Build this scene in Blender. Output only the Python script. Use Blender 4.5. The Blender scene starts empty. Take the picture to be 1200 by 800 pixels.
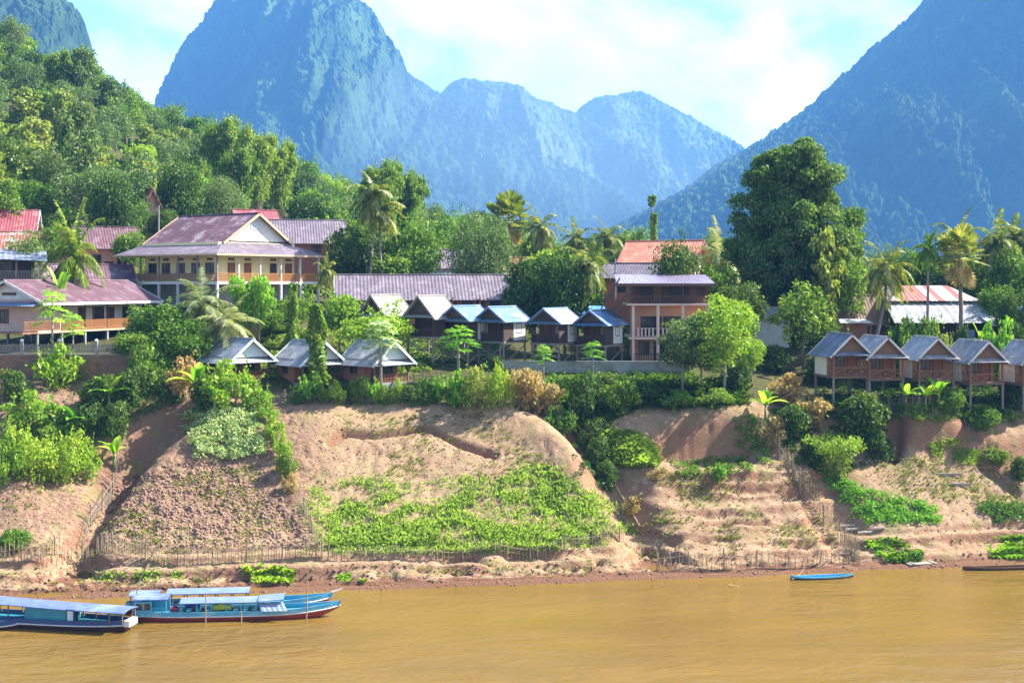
import bpy, math, random
import numpy as np
from mathutils import Vector, Matrix
random.seed(11)
RNG = np.random.default_rng(11)
F, H, HY = 1560.0, 24.0, 330.0          # focal length in pixels of a 1200 px wide frame, eye height, row of the horizon
S = bpy.context.scene
COL = S.collection
R = math.radians
PI = math.pi

def P(px, py, d):
    return Vector(((px - 600) * d / F, d, H - (py - HY) * d / F))

# ------------------------------------------------------------------ noise
def _h(ix, iy, iz, seed):
    n = (ix.astype(np.int64) * 374761393 + iy.astype(np.int64) * 668265263 + iz.astype(np.int64) * 1442695041 + seed * 974634777) & 0xffffffff
    n = ((n ^ (n >> 13)) * 1274126177) & 0xffffffff
    n = ((n ^ (n >> 16)) * 2246822519) & 0xffffffff
    return ((n ^ (n >> 15)) & 0xffffff) / float(0xffffff)

def vnoise(x, y, z=None, seed=0):
    x = np.asarray(x, float); y = np.asarray(y, float)
    z = np.zeros_like(x) if z is None else np.asarray(z, float)
    ix, iy, iz = np.floor(x), np.floor(y), np.floor(z)
    fx, fy, fz = x - ix, y - iy, z - iz
    fx = fx * fx * fx * (fx * (fx * 6 - 15) + 10); fy = fy * fy * fy * (fy * (fy * 6 - 15) + 10); fz = fz * fz * fz * (fz * (fz * 6 - 15) + 10)
    r = 0
    for dx in (0, 1):
        for dy in (0, 1):
            for dz in (0, 1):
                w = (fx if dx else 1 - fx) * (fy if dy else 1 - fy) * (fz if dz else 1 - fz)
                r = r + w * _h(ix + dx, iy + dy, iz + dz, seed)
    return r * 2 - 1

def fbm(x, y, z=None, seed=0, oct=4, lac=2.03, gain=0.5):
    a, s, r = 1.0, 0.0, 0
    x = np.asarray(x, float); y = np.asarray(y, float)
    z = np.zeros_like(x) if z is None else np.asarray(z, float)
    for o in range(oct):
        r = r + a * vnoise(x, y, z, seed + o * 17); s += a
        a *= gain; x = x * lac + 3.1; y = y * lac + 1.7; z = z * lac + 5.3
    return r / s

def canopy(x, y, z, seed=0):
    """tree-crown like bumps: 0 in the gaps, 1 on top of a crown"""
    ix, iy, iz = np.floor(x), np.floor(y), np.floor(z)
    best = np.zeros_like(x)
    for dx in (-1, 0, 1):
        for dy in (-1, 0, 1):
            for dz in (-1, 0, 1):
                cx, cy, cz = ix + dx, iy + dy, iz + dz
                px = cx + _h(cx, cy, cz, seed); py = cy + _h(cx, cy, cz, seed + 1); pz = cz + _h(cx, cy, cz, seed + 2)
                rr = 0.45 + 0.5 * _h(cx, cy, cz, seed + 3)
                q = 1 - ((x - px) ** 2 + (y - py) ** 2 + (z - pz) ** 2) / (rr * rr)
                best = np.maximum(best, np.sqrt(np.maximum(q, 0)) * rr)
    return best

# ------------------------------------------------------------------ mesh helpers
def np_mesh(name, V, Fs, smooth=False):
    """V (n,3), Fs: array (m,k) or list of such arrays"""
    if not isinstance(Fs, (list, tuple)): Fs = [Fs]
    me = bpy.data.meshes.new(name)
    V = np.asarray(V, np.float32)
    me.vertices.add(len(V)); me.vertices.foreach_set('co', V.ravel())
    loops = np.concatenate([f.ravel() for f in Fs]).astype(np.int32)
    starts, o = [], 0
    for f in Fs:
        m, k = f.shape
        starts.append(o + np.arange(m) * k); o += m * k
    starts = np.concatenate(starts).astype(np.int32)
    me.loops.add(len(loops)); me.loops.foreach_set('vertex_index', loops)
    me.polygons.add(len(starts)); me.polygons.foreach_set('loop_start', starts)
    me.update(calc_edges=True); me.validate()
    if smooth: me.polygons.foreach_set('use_smooth', np.ones(len(me.polygons), bool))
    return me

class MB:
    def __init__(s, M=None): s.v, s.f, s.M = [], [], M
    def add(s, vs, fs, M=None):
        o = len(s.v)
        for p in vs:
            p = Vector(p)
            if M is not None: p = M @ p
            if s.M is not None: p = s.M @ p
            s.v.append(tuple(p))
        s.f += [tuple(i + o for i in f) for f in fs]
        return s
    def box(s, x0, x1, y0, y1, z0, z1, M=None):
        return s.add([(x0, y0, z0), (x1, y0, z0), (x1, y1, z0), (x0, y1, z0), (x0, y0, z1), (x1, y0, z1), (x1, y1, z1), (x0, y1, z1)],
                     [(0, 3, 2, 1), (4, 5, 6, 7), (0, 1, 5, 4), (1, 2, 6, 5), (2, 3, 7, 6), (3, 0, 4, 7)], M)
    def tube(s, pts, rad, n=7, cap=True, M=None):
        pts = [Vector(p) for p in pts]
        if not hasattr(rad, '__len__'): rad = [rad] * len(pts)
        vs, fs = [], []
        up = Vector((0.31, 0.12, 0.94))
        for i, p in enumerate(pts):
            t = (pts[min(i + 1, len(pts) - 1)] - pts[max(i - 1, 0)]).normalized()
            a = t.cross(up)
            if a.length < 0.05: a = t.cross(Vector((1, 0, 0)))
            a.normalize(); b = t.cross(a)
            for k in range(n):
                w = 2 * PI * k / n
                vs.append(p + (a * math.cos(w) + b * math.sin(w)) * rad[i])
        for i in range(len(pts) - 1):
            for k in range(n):
                fs.append((i * n + k, i * n + (k + 1) % n, (i + 1) * n + (k + 1) % n, (i + 1) * n + k))
        if cap:
            fs.append(tuple(range(n - 1, -1, -1))); fs.append(tuple((len(pts) - 1) * n + k for k in range(n)))
        return s.add(vs, fs, M)
    def beam(s, p0, p1, w, h, M=None):
        """rectangular bar from p0 to p1"""
        p0, p1 = Vector(p0), Vector(p1); t = (p1 - p0).normalized()
        up = Vector((0, 0, 1)) if abs(t.z) < .95 else Vector((0, 1, 0))
        a = t.cross(up).normalized() * w / 2; b = a.cross(t).normalized() * h / 2
        return s.add([p0 - a - b, p0 + a - b, p0 + a + b, p0 - a + b, p1 - a - b, p1 + a - b, p1 + a + b, p1 - a + b],
                     [(0, 1, 2, 3), (7, 6, 5, 4), (0, 4, 5, 1), (1, 5, 6, 2), (2, 6, 7, 3), (3, 7, 4, 0)], M)
    def plate(s, e0, e1, r0, r1, n=1, amp=0.0, th=0.05, M=None):
        """roof slope: eave e0-e1, top edge r0-r1, corrugated along e0->e1"""
        e0, e1, r0, r1 = map(Vector, (e0, e1, r0, r1))
        nr = (e1 - e0).cross(r0 - e0)
        if nr.length < 1e-6: nr = (e1 - e0).cross(r1 - e0)
        nr.normalize()
        if nr.z < 0: nr.negate()
        vs, fs = [], []
        for i in range(n + 1):
            t = i / n
            off = nr * (amp if i % 2 else -amp)
            e, r = e0.lerp(e1, t) + off, r0.lerp(r1, t) + off
            vs += [e, r, e - nr * th, r - nr * th]
        for i in range(n):
            a, b = i * 4, i * 4 + 4
            fs += [(a, b, b + 1, a + 1), (a + 2, a + 3, b + 3, b + 2), (a, a + 2, b + 2, b), (a + 1, b + 1, b + 3, a + 3)]
        fs += [(0, 1, 3, 2), (n * 4, n * 4 + 2, n * 4 + 3, n * 4 + 1)]
        return s.add(vs, fs, M)
    def prism(s, poly, y0, y1, M=None):
        """polygon of (x,z) pulled from y0 to y1"""
        n = len(poly)
        vs = [(x, y0, z) for x, z in poly] + [(x, y1, z) for x, z in poly]
        fs = [tuple(range(n)), tuple(range(2 * n - 1, n - 1, -1))] + [(i, (i + 1) % n, n + (i + 1) % n, n + i) for i in range(n)]
        return s.add(vs, fs, M)
    def mesh(s, name, smooth=False):
        me = bpy.data.meshes.new(name); me.from_pydata(s.v, [], s.f); me.update()
        if smooth: me.polygons.foreach_set('use_smooth', np.ones(len(me.polygons), bool))
        return me
    def build(s, name, mat, parent=None, smooth=False, label=None):
        return ob(name, s.mesh(name, smooth), mat, parent, label)

def ob(name, me, mat=None, parent=None, label=None):
    o = bpy.data.objects.new(name, me); COL.objects.link(o)
    if mat is not None and len(me.materials) == 0: me.materials.append(mat)
    if parent is not None: o.parent = parent
    if label: o['label'] = label
    return o

def tag(o, label=None, cat=None, group=None, kind=None):
    if label: o['label'] = label
    if cat: o['category'] = cat
    if group: o['group'] = group
    if kind: o['kind'] = kind
    return o

def thing(name, label, cat, loc, rz=0, group=None):
    o = bpy.data.objects.new(name, None); COL.objects.link(o)
    o.empty_display_size = 0.3
    o.location = loc; o.rotation_euler = (0, 0, rz)
    return tag(o, label, cat, group)

def dup(root, loc, rz, label, scale=None, roofs=None):
    def cp(o, par):
        c = o.copy(); COL.objects.link(c)
        if par is not None: c.parent = par
        for ch in o.children: cp(ch, c)
        return c
    r = cp(root, None)
    r.location = loc; r.rotation_euler = (0, 0, rz); r['label'] = label
    for o, m in (roofs or {}).items():
        for ch in r.children:
            if ch.name.split('.')[0] == o: ch.data = ch.data.copy(); ch.data.materials[0] = m
    if scale: r.scale = scale
    return r

# ------------------------------------------------------------------ materials
def newmat(name):
    m = bpy.data.materials.new(name); m.use_nodes = True
    nt = m.node_tree; nt.nodes.clear()
    out = nt.nodes.new('ShaderNodeOutputMaterial')
    return m, nt, out

def N(nt, typ, **kw):
    n = nt.nodes.new(typ)
    for k, v in kw.items():
        if k.startswith('i_'):
            key = k[2:].replace('_', ' ')
            n.inputs[int(key) if key.isdigit() else key].default_value = v
        else: setattr(n, k, v)
    return n

def ramp(nt, fac, stops, interp='LINEAR'):
    n = nt.nodes.new('ShaderNodeValToRGB'); cr = n.color_ramp; cr.interpolation = interp
    while len(cr.elements) < len(stops): cr.elements.new(0.5)
    for e, (p, c) in zip(cr.elements, stops):
        e.position = p; e.color = (c, c, c, 1) if not hasattr(c, '__len__') else tuple(c) + (1,)
    nt.links.new(fac, n.inputs[0]); return n

def mixc(nt, fac, a, b, blend='MIX'):
    n = nt.nodes.new('ShaderNodeMix'); n.data_type = 'RGBA'; n.blend_type = blend
    for v, i in ((fac, 0), (a, 6), (b, 7)):
        if hasattr(v, 'is_linked') or hasattr(v, 'links'): nt.links.new(v, n.inputs[i])
        else: n.inputs[i].default_value = v if i == 0 else tuple(v) + (1,)
    return n.outputs[2]

def mat(name, c1, c2=None, scale=3.0, rough=0.75, bump=0.15, stretch=(1, 1, 1), metal=0.0, c3=None, planks=None, lines=None):
    """worn surface: two tones by noise, a third in patches, optional plank/sheet joints"""
    m, nt, out = newmat(name); L = nt.links.new
    b = N(nt, 'ShaderNodeBsdfPrincipled', i_Roughness=rough, i_Metallic=metal); L(b.outputs[0], out.inputs[0])
    tc = N(nt, 'ShaderNodeTexCoord'); mp = N(nt, 'ShaderNodeMapping'); L(tc.outputs['Object'], mp.inputs[0]); mp.inputs['Scale'].default_value = stretch
    n1 = N(nt, 'ShaderNodeTexNoise', i_Scale=scale, i_Detail=6.0, i_Roughness=0.65); L(mp.outputs[0], n1.inputs['Vector'])
    c2 = c2 or tuple(v * 0.65 for v in c1)
    r = ramp(nt, n1.outputs[0], [(0.35, c1), (0.65, c2)])
    col = r.outputs[0]
    if c3:
        n2 = N(nt, 'ShaderNodeTexNoise', i_Scale=scale * 0.35, i_Detail=5.0, i_Roughness=0.7); L(mp.outputs[0], n2.inputs['Vector'])
        k = ramp(nt, n2.outputs[0], [(0.5, 0.0), (0.62, 0.9)])
        col = mixc(nt, k.outputs[0], col, c3)
    hgt = n1.outputs[0]
    if planks:
        w, h = planks
        mp2 = N(nt, 'ShaderNodeMapping'); L(tc.outputs['Object'], mp2.inputs[0])
        if lines: mp2.inputs['Rotation'].default_value = lines
        bt = N(nt, 'ShaderNodeTexBrick', i_Scale=1.0); L(mp2.outputs[0], bt.inputs['Vector'])
        bt.inputs['Color1'].default_value = (1.1, 1.1, 1.1, 1); bt.inputs['Color2'].default_value = (0.72, 0.72, 0.72, 1); bt.inputs['Mortar'].default_value = (0.4, 0.4, 0.4, 1)
        bt.inputs['Mortar Size'].default_value = 0.012; bt.inputs['Brick Width'].default_value = w; bt.inputs['Row Height'].default_value = h
        col = mixc(nt, 0.8, col, bt.outputs[0], 'MULTIPLY')
    L(col, b.inputs['Base Color'])
    if bump:
        bp = N(nt, 'ShaderNodeBump', i_Strength=bump, i_Distance=0.05); L(hgt, bp.inputs['Height']); L(bp.outputs[0], b.inputs['Normal'])
    return m

def leafmat(name, c1, c2, c3=None, trans=0.35, gloss=0.02):
    """leaves: tone varies leaf by leaf and tree by tree"""
    m, nt, out = newmat(name); L = nt.links.new
    g = N(nt, 'ShaderNodeNewGeometry'); oi = N(nt, 'ShaderNodeObjectInfo')
    st = [(0.0, c1), (0.75, c2)] + ([(0.97, c3)] if c3 else [])
    col = ramp(nt, g.outputs['Random Per Island'], st).outputs[0]
    hv = N(nt, 'ShaderNodeHueSaturation')
    mr = N(nt, 'ShaderNodeMapRange'); L(oi.outputs['Random'], mr.inputs[0]); mr.inputs[3].default_value = 0.485; mr.inputs[4].default_value = 0.515
    mv = N(nt, 'ShaderNodeMapRange'); L(oi.outputs['Random'], mv.inputs[0]); mv.inputs[3].default_value = 1.2; mv.inputs[4].default_value = 0.85
    L(mr.outputs[0], hv.inputs['Hue']); L(mv.outputs[0], hv.inputs['Value']); L(col, hv.inputs['Color'])
    d = N(nt, 'ShaderNodeBsdfDiffuse'); t = N(nt, 'ShaderNodeBsdfTranslucent'); gl = N(nt, 'ShaderNodeBsdfGlossy', i_Roughness=0.45)
    L(hv.outputs[0], d.inputs[0])
    tcol = mixc(nt, 0.6, hv.outputs[0], (1.25, 1.35, 0.35), 'MULTIPLY'); L(tcol, t.inputs[0])
    m1 = N(nt, 'ShaderNodeMixShader', i_0=trans); L(d.outputs[0], m1.inputs[1]); L(t.outputs[0], m1.inputs[2])
    m2 = N(nt, 'ShaderNodeMixShader', i_0=gloss); L(m1.outputs[0], m2.inputs[1]); L(gl.outputs[0], m2.inputs[2])
    L(m2.outputs[0], out.inputs[0])
    return m

M = {}
M['leaf_dark'] = leafmat('leaf_dark', (0.040, 0.091, 0.015), (0.099, 0.183, 0.026), (0.211, 0.268, 0.041))
M['leaf_mid'] = leafmat('leaf_mid', (0.072, 0.159, 0.017), (0.158, 0.293, 0.031), (0.290, 0.366, 0.052))
M['leaf_light'] = leafmat('leaf_light', (0.171, 0.317, 0.026), (0.316, 0.488, 0.041), (0.474, 0.512, 0.073), trans=0.42)
M['leaf_yellow'] = leafmat('leaf_yellow', (0.17, 0.25, 0.04), (0.33, 0.40, 0.07), (0.46, 0.42, 0.11))
M['leaf_grey'] = leafmat('leaf_grey', (0.09, 0.165, 0.04), (0.17, 0.26, 0.075), (0.28, 0.33, 0.13))
M['leaf_bamboo'] = leafmat('leaf_bamboo', (0.099, 0.195, 0.021), (0.250, 0.378, 0.041), (0.395, 0.439, 0.073))
M['leaf_vivid'] = leafmat('leaf_vivid', (0.132, 0.329, 0.026), (0.264, 0.512, 0.036), (0.435, 0.561, 0.073), trans=0.4)
M['leaf_field'] = leafmat('leaf_field', (0.3, 0.48, 0.07), (0.42, 0.58, 0.11), (0.5, 0.6, 0.15), trans=0.4)
M['leaf_corn'] = leafmat('leaf_corn', (0.198, 0.415, 0.031), (0.395, 0.634, 0.052), (0.593, 0.610, 0.104), trans=0.4)
M['leaf_palm'] = leafmat('leaf_palm', (0.092, 0.146, 0.021), (0.264, 0.329, 0.052), (0.553, 0.439, 0.135), gloss=0.05)
M['leaf_pale'] = leafmat('leaf_pale', (0.22, 0.28, 0.1), (0.40, 0.43, 0.2), (0.56, 0.5, 0.3), gloss=0.05)
M['leaf_goldpalm'] = leafmat('leaf_goldpalm', (0.17, 0.26, 0.03), (0.34, 0.42, 0.06), (0.5, 0.46, 0.1))
M['leaf_dry'] = leafmat('leaf_dry', (0.343, 0.232, 0.093), (0.606, 0.439, 0.187), (0.264, 0.293, 0.062))
M['leaf_white'] = leafmat('leaf_white', (0.158, 0.268, 0.062), (0.422, 0.549, 0.207), (0.593, 0.634, 0.311), gloss=0.05)
M['leaf_mango'] = leafmat('leaf_mango', (0.08, 0.16, 0.028), (0.19, 0.29, 0.055), (0.3, 0.36, 0.1), trans=0.38)
M['bark'] = mat('bark', (0.16, 0.12, 0.085), (0.28, 0.23, 0.18), 6, 0.9, 0.4, (1, 1, 0.3))
M['bark_pale'] = mat('bark_pale', (0.34, 0.30, 0.25), (0.2, 0.17, 0.14), 6, 0.9, 0.4, (1, 1, 2))
M['bamboo'] = mat('bamboo', (0.36, 0.29, 0.17), (0.22, 0.16, 0.09), 8, 0.7, 0.1, (1, 1, 0.3))
M['stake'] = mat('stake', (0.42, 0.33, 0.22), (0.22, 0.16, 0.1), 5, 0.85, 0.1)
M['stem_green'] = mat('stem_green', (0.16, 0.22, 0.06), (0.24, 0.25, 0.1), 6, 0.7, 0.1)
M['maroon'] = mat('maroon', (0.15, 0.07, 0.085), (0.105, 0.047, 0.06), 2.5, 0.6, 0.1, (1, 0.35, 1), c3=(0.22, 0.14, 0.155))
M['maroon_worn'] = mat('maroon_worn', (0.16, 0.08, 0.1), (0.1, 0.046, 0.06), 1.6, 0.6, 0.1, (1, 1, 1), c3=(0.32, 0.25, 0.27), planks=(0.85, 1.5))
M['tile_grey'] = mat('tile_grey', (0.2, 0.155, 0.185), (0.145, 0.11, 0.135), 2.0, 0.6, 0.1, c3=(0.26, 0.21, 0.24), planks=(0.5, 0.6))
M['red_roof'] = mat('red_roof', (0.34, 0.08, 0.09), (0.26, 0.06, 0.065), 2.0, 0.5, 0.05, c3=(0.4, 0.18, 0.18))
M['orange_roof'] = mat('orange_roof', (0.62, 0.22, 0.13), (0.5, 0.16, 0.09), 2.0, 0.6, 0.05, c3=(0.62, 0.32, 0.22))
M['lav_roof'] = mat('lav_roof', (0.34, 0.29, 0.40), (0.26, 0.2, 0.28), 1.5, 0.35, 0.03, (1, 0.2, 1), metal=0.3)
M['blue_roof'] = mat('blue_roof', (0.13, 0.23, 0.33), (0.2, 0.3, 0.38), 1.2, 0.4, 0.05, metal=0.25, c3=(0.34, 0.39, 0.42))
M['blue_deep'] = mat('blue_deep', (0.10, 0.19, 0.36), (0.15, 0.26, 0.42), 1.2, 0.45, 0.05, metal=0.2, c3=(0.3, 0.38, 0.45))
M['blue_pale'] = mat('blue_pale', (0.4, 0.5, 0.58), (0.48, 0.55, 0.6), 1.2, 0.5, 0.05, metal=0.2, c3=(0.3, 0.28, 0.26))
M['slate_old'] = mat('slate_old', (0.28, 0.29, 0.31), (0.2, 0.2, 0.21), 1.4, 0.8, 0.15, c3=(0.36, 0.31, 0.27), planks=(0.6, 0.5))
M['blue_sheet'] = mat('blue_sheet', (0.06, 0.22, 0.5), (0.16, 0.36, 0.6), 1.5, 0.4, 0.05)
M['slate'] = mat('slate', (0.36, 0.36, 0.37), (0.25, 0.25, 0.27), 2.5, 0.75, 0.15, c3=(0.48, 0.47, 0.46), planks=(0.6, 0.5))
M['slate_blue'] = mat('slate_blue', (0.23, 0.27, 0.33), (0.33, 0.36, 0.40), 1.6, 0.7, 0.15, c3=(0.42, 0.43, 0.45), planks=(0.7, 0.8))
M['slate_dark'] = mat('slate_dark', (0.14, 0.17, 0.22), (0.2, 0.22, 0.27), 2.0, 0.7, 0.15, c3=(0.28, 0.3, 0.34), planks=(0.5, 0.45))
M['rust'] = mat('rust', (0.36, 0.13, 0.09), (0.24, 0.08, 0.055), 1.8, 0.7, 0.1, c3=(0.5, 0.44, 0.42))
M['tin'] = mat('tin', (0.55, 0.55, 0.57), (0.42, 0.41, 0.42), 1.2, 0.45, 0.05, metal=0.3, c3=(0.45, 0.33, 0.28))
def rusty_sheets():
    m, nt, out = newmat('rusty_sheets'); L = nt.links.new
    b = N(nt, 'ShaderNodeBsdfPrincipled', i_Roughness=0.6); L(b.outputs[0], out.inputs[0])
    tc = N(nt, 'ShaderNodeTexCoord'); sx = N(nt, 'ShaderNodeSeparateXYZ'); L(tc.outputs['Object'], sx.inputs[0])
    q = N(nt, 'ShaderNodeMath', operation='MULTIPLY'); L(sx.outputs[0], q.inputs[0]); q.inputs[1].default_value = 1.25
    fl = N(nt, 'ShaderNodeMath', operation='FLOOR'); L(q.outputs[0], fl.inputs[0])
    wn = N(nt, 'ShaderNodeTexWhiteNoise', noise_dimensions='1D'); L(fl.outputs[0], wn.inputs['W'])
    n = N(nt, 'ShaderNodeTexNoise', i_Scale=0.9, i_Detail=6.0, i_Roughness=0.7); L(tc.outputs['Object'], n.inputs['Vector'])
    a = N(nt, 'ShaderNodeMath', operation='ADD'); L(wn.outputs[0], a.inputs[0]); L(n.outputs[0], a.inputs[1])
    r = ramp(nt, a.outputs[0], [(0.35, (0.36, 0.11, 0.085)), (0.5, (0.3, 0.1, 0.08)), (0.53, (0.55, 0.5, 0.49)), (0.8, (0.45, 0.4, 0.4))]); 
    sc = N(nt, 'ShaderNodeMath', operation='MULTIPLY'); L(a.outputs[0], sc.inputs[0]); sc.inputs[1].default_value = 0.55
    nt.links.new(sc.outputs[0], r.inputs[0])
    L(r.outputs[0], b.inputs['Base Color']); return m
M['rusty_sheets'] = rusty_sheets()
M['cream'] = mat('cream', (0.92, 0.79, 0.43), (0.86, 0.72, 0.38), 1.2, 0.85, 0.03)
M['white'] = mat('white', (0.78, 0.76, 0.72), (0.66, 0.63, 0.58), 1.5, 0.8, 0.03)
M['white_blue'] = mat('white_blue', (0.66, 0.74, 0.78), (0.55, 0.62, 0.66), 1.5, 0.7, 0.03, (6, 6, 0.5))
M['pinkwall'] = mat('pinkwall', (0.66, 0.47, 0.40), (0.56, 0.38, 0.32), 1.2, 0.85, 0.03)
M['salmon'] = mat('salmon', (0.70, 0.38, 0.26), (0.6, 0.31, 0.21), 1.2, 0.85, 0.03)
M['salmon_pale'] = mat('salmon_pale', (0.82, 0.58, 0.5), (0.74, 0.5, 0.42), 1.5, 0.8, 0.03)
M['orangewall'] = mat('orangewall', (0.55, 0.20, 0.09), (0.42, 0.14, 0.07), 1.2, 0.85, 0.03)
M['brickwall'] = mat('brickwall', (0.44, 0.19, 0.12), (0.34, 0.14, 0.085), 4, 0.9, 0.1, planks=(0.3, 0.11), lines=(R(90), 0, 0))
M['brick_old'] = mat('brick_old', (0.36, 0.2, 0.12), (0.24, 0.13, 0.08), 2, 0.9, 0.2, c3=(0.16, 0.15, 0.09), planks=(0.4, 0.15), lines=(R(90), 0, 0))
M['timber'] = mat('timber', (0.34, 0.165, 0.075), (0.24, 0.105, 0.05), 4, 0.7, 0.1, (1, 1, 0.2))
M['timber_red'] = mat('timber_red', (0.32, 0.13, 0.065), (0.22, 0.085, 0.045), 4, 0.7, 0.1, (5, 5, 0.4))
M['timber_dark'] = mat('timber_dark', (0.085, 0.052, 0.036), (0.05, 0.03, 0.022), 4, 0.75, 0.1, (5, 5, 0.4))
M['timber_brown'] = mat('timber_brown', (0.17, 0.08, 0.05), (0.1, 0.05, 0.032), 4, 0.75, 0.1, (5, 5, 0.4))
M['timber_mid'] = mat('timber_mid', (0.24, 0.15, 0.095), (0.15, 0.09, 0.06), 4, 0.8, 0.1, (5, 5, 0.4))
M['timber_grey'] = mat('timber_grey', (0.30, 0.26, 0.23), (0.2, 0.17, 0.15), 5, 0.85, 0.1, (5, 5, 0.4))
M['rail_orange'] = mat('rail_orange', (0.52, 0.24, 0.075), (0.4, 0.17, 0.05), 5, 0.6, 0.05)
M['trim_white'] = mat('trim_white', (0.74, 0.72, 0.69), (0.6, 0.57, 0.54), 3, 0.7, 0.02)
M['trim_tan'] = mat('trim_tan', (0.6, 0.42, 0.27), (0.5, 0.34, 0.2), 3, 0.7, 0.02)
M['concrete'] = mat('concrete', (0.36, 0.35, 0.34), (0.25, 0.24, 0.23), 1.2, 0.9, 0.1, c3=(0.2, 0.2, 0.17))
M['void'] = mat('void', (0.035, 0.03, 0.028), (0.055, 0.045, 0.04), 2, 0.6, 0)
M['thatch'] = mat('thatch', (0.33, 0.30, 0.28), (0.22, 0.2, 0.18), 3, 0.9, 0.3, (1, 4, 1), c3=(0.4, 0.37, 0.35))
def glass():
    m, nt, out = newmat('window_glass')
    b = N(nt, 'ShaderNodeBsdfPrincipled', i_Roughness=0.08)
    tc = N(nt, 'ShaderNodeTexCoord'); n = N(nt, 'ShaderNodeTexNoise', i_Scale=0.9); nt.links.new(tc.outputs['Object'], n.inputs['Vector'])
    r = ramp(nt, n.outputs[0], [(0.4, (0.02, 0.022, 0.025)), (0.65, (0.09, 0.085, 0.08))]); nt.links.new(r.outputs[0], b.inputs['Base Color'])
    nt.links.new(b.outputs[0], out.inputs[0]); return m
M['glass'] = glass()
M['boat_blue'] = mat('boat_blue', (0.10, 0.42, 0.60), (0.07, 0.33, 0.52), 2.5, 0.45, 0.05, (0.4, 1, 1), c3=(0.22, 0.5, 0.62))
M['boat_teal'] = mat('boat_teal', (0.03, 0.27, 0.33), (0.025, 0.2, 0.28), 2.5, 0.45, 0.05)
M['boat_navy'] = mat('boat_navy', (0.035, 0.10, 0.26), (0.03, 0.07, 0.17), 2.5, 0.45, 0.05, (0.4, 1, 1))
M['boat_red'] = mat('boat_red', (0.36, 0.055, 0.04), (0.24, 0.04, 0.03), 2.5, 0.5, 0.05, (0.4, 1, 1))
M['boat_maroon'] = mat('boat_maroon', (0.1, 0.035, 0.035), (0.06, 0.025, 0.025), 2.5, 0.5, 0.05)
M['canopy_blue'] = mat('canopy_blue', (0.14, 0.19, 0.4), (0.1, 0.14, 0.32), 1.2, 0.5, 0.05, c3=(0.22, 0.28, 0.45))
M['canopy_pale'] = mat('canopy_pale', (0.2, 0.27, 0.39), (0.15, 0.21, 0.34), 1.2, 0.45, 0.05, c3=(0.28, 0.33, 0.4))
M['cargo_red'] = mat('cargo_red', (0.4, 0.05, 0.08), (0.3, 0.04, 0.06), 5, 0.8, 0.1)
M['cargo_blue'] = mat('cargo_blue', (0.05, 0.1, 0.45), (0.04, 0.07, 0.3), 5, 0.8, 0.1)
M['cargo_yellow'] = mat('cargo_yellow', (0.45, 0.55, 0.06), (0.35, 0.42, 0.05), 5, 0.8, 0.1)
M['drywood'] = mat('drywood', (0.46, 0.38, 0.29), (0.3, 0.24, 0.18), 6, 0.9, 0.2)
M['wire'] = mat('wire', (0.06, 0.06, 0.06), (0.08, 0.08, 0.08), 2, 0.6, 0)
M['flower'] = leafmat('flower', (0.5, 0.06, 0.05), (0.6, 0.2, 0.12), (0.15, 0.3, 0.05))

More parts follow.
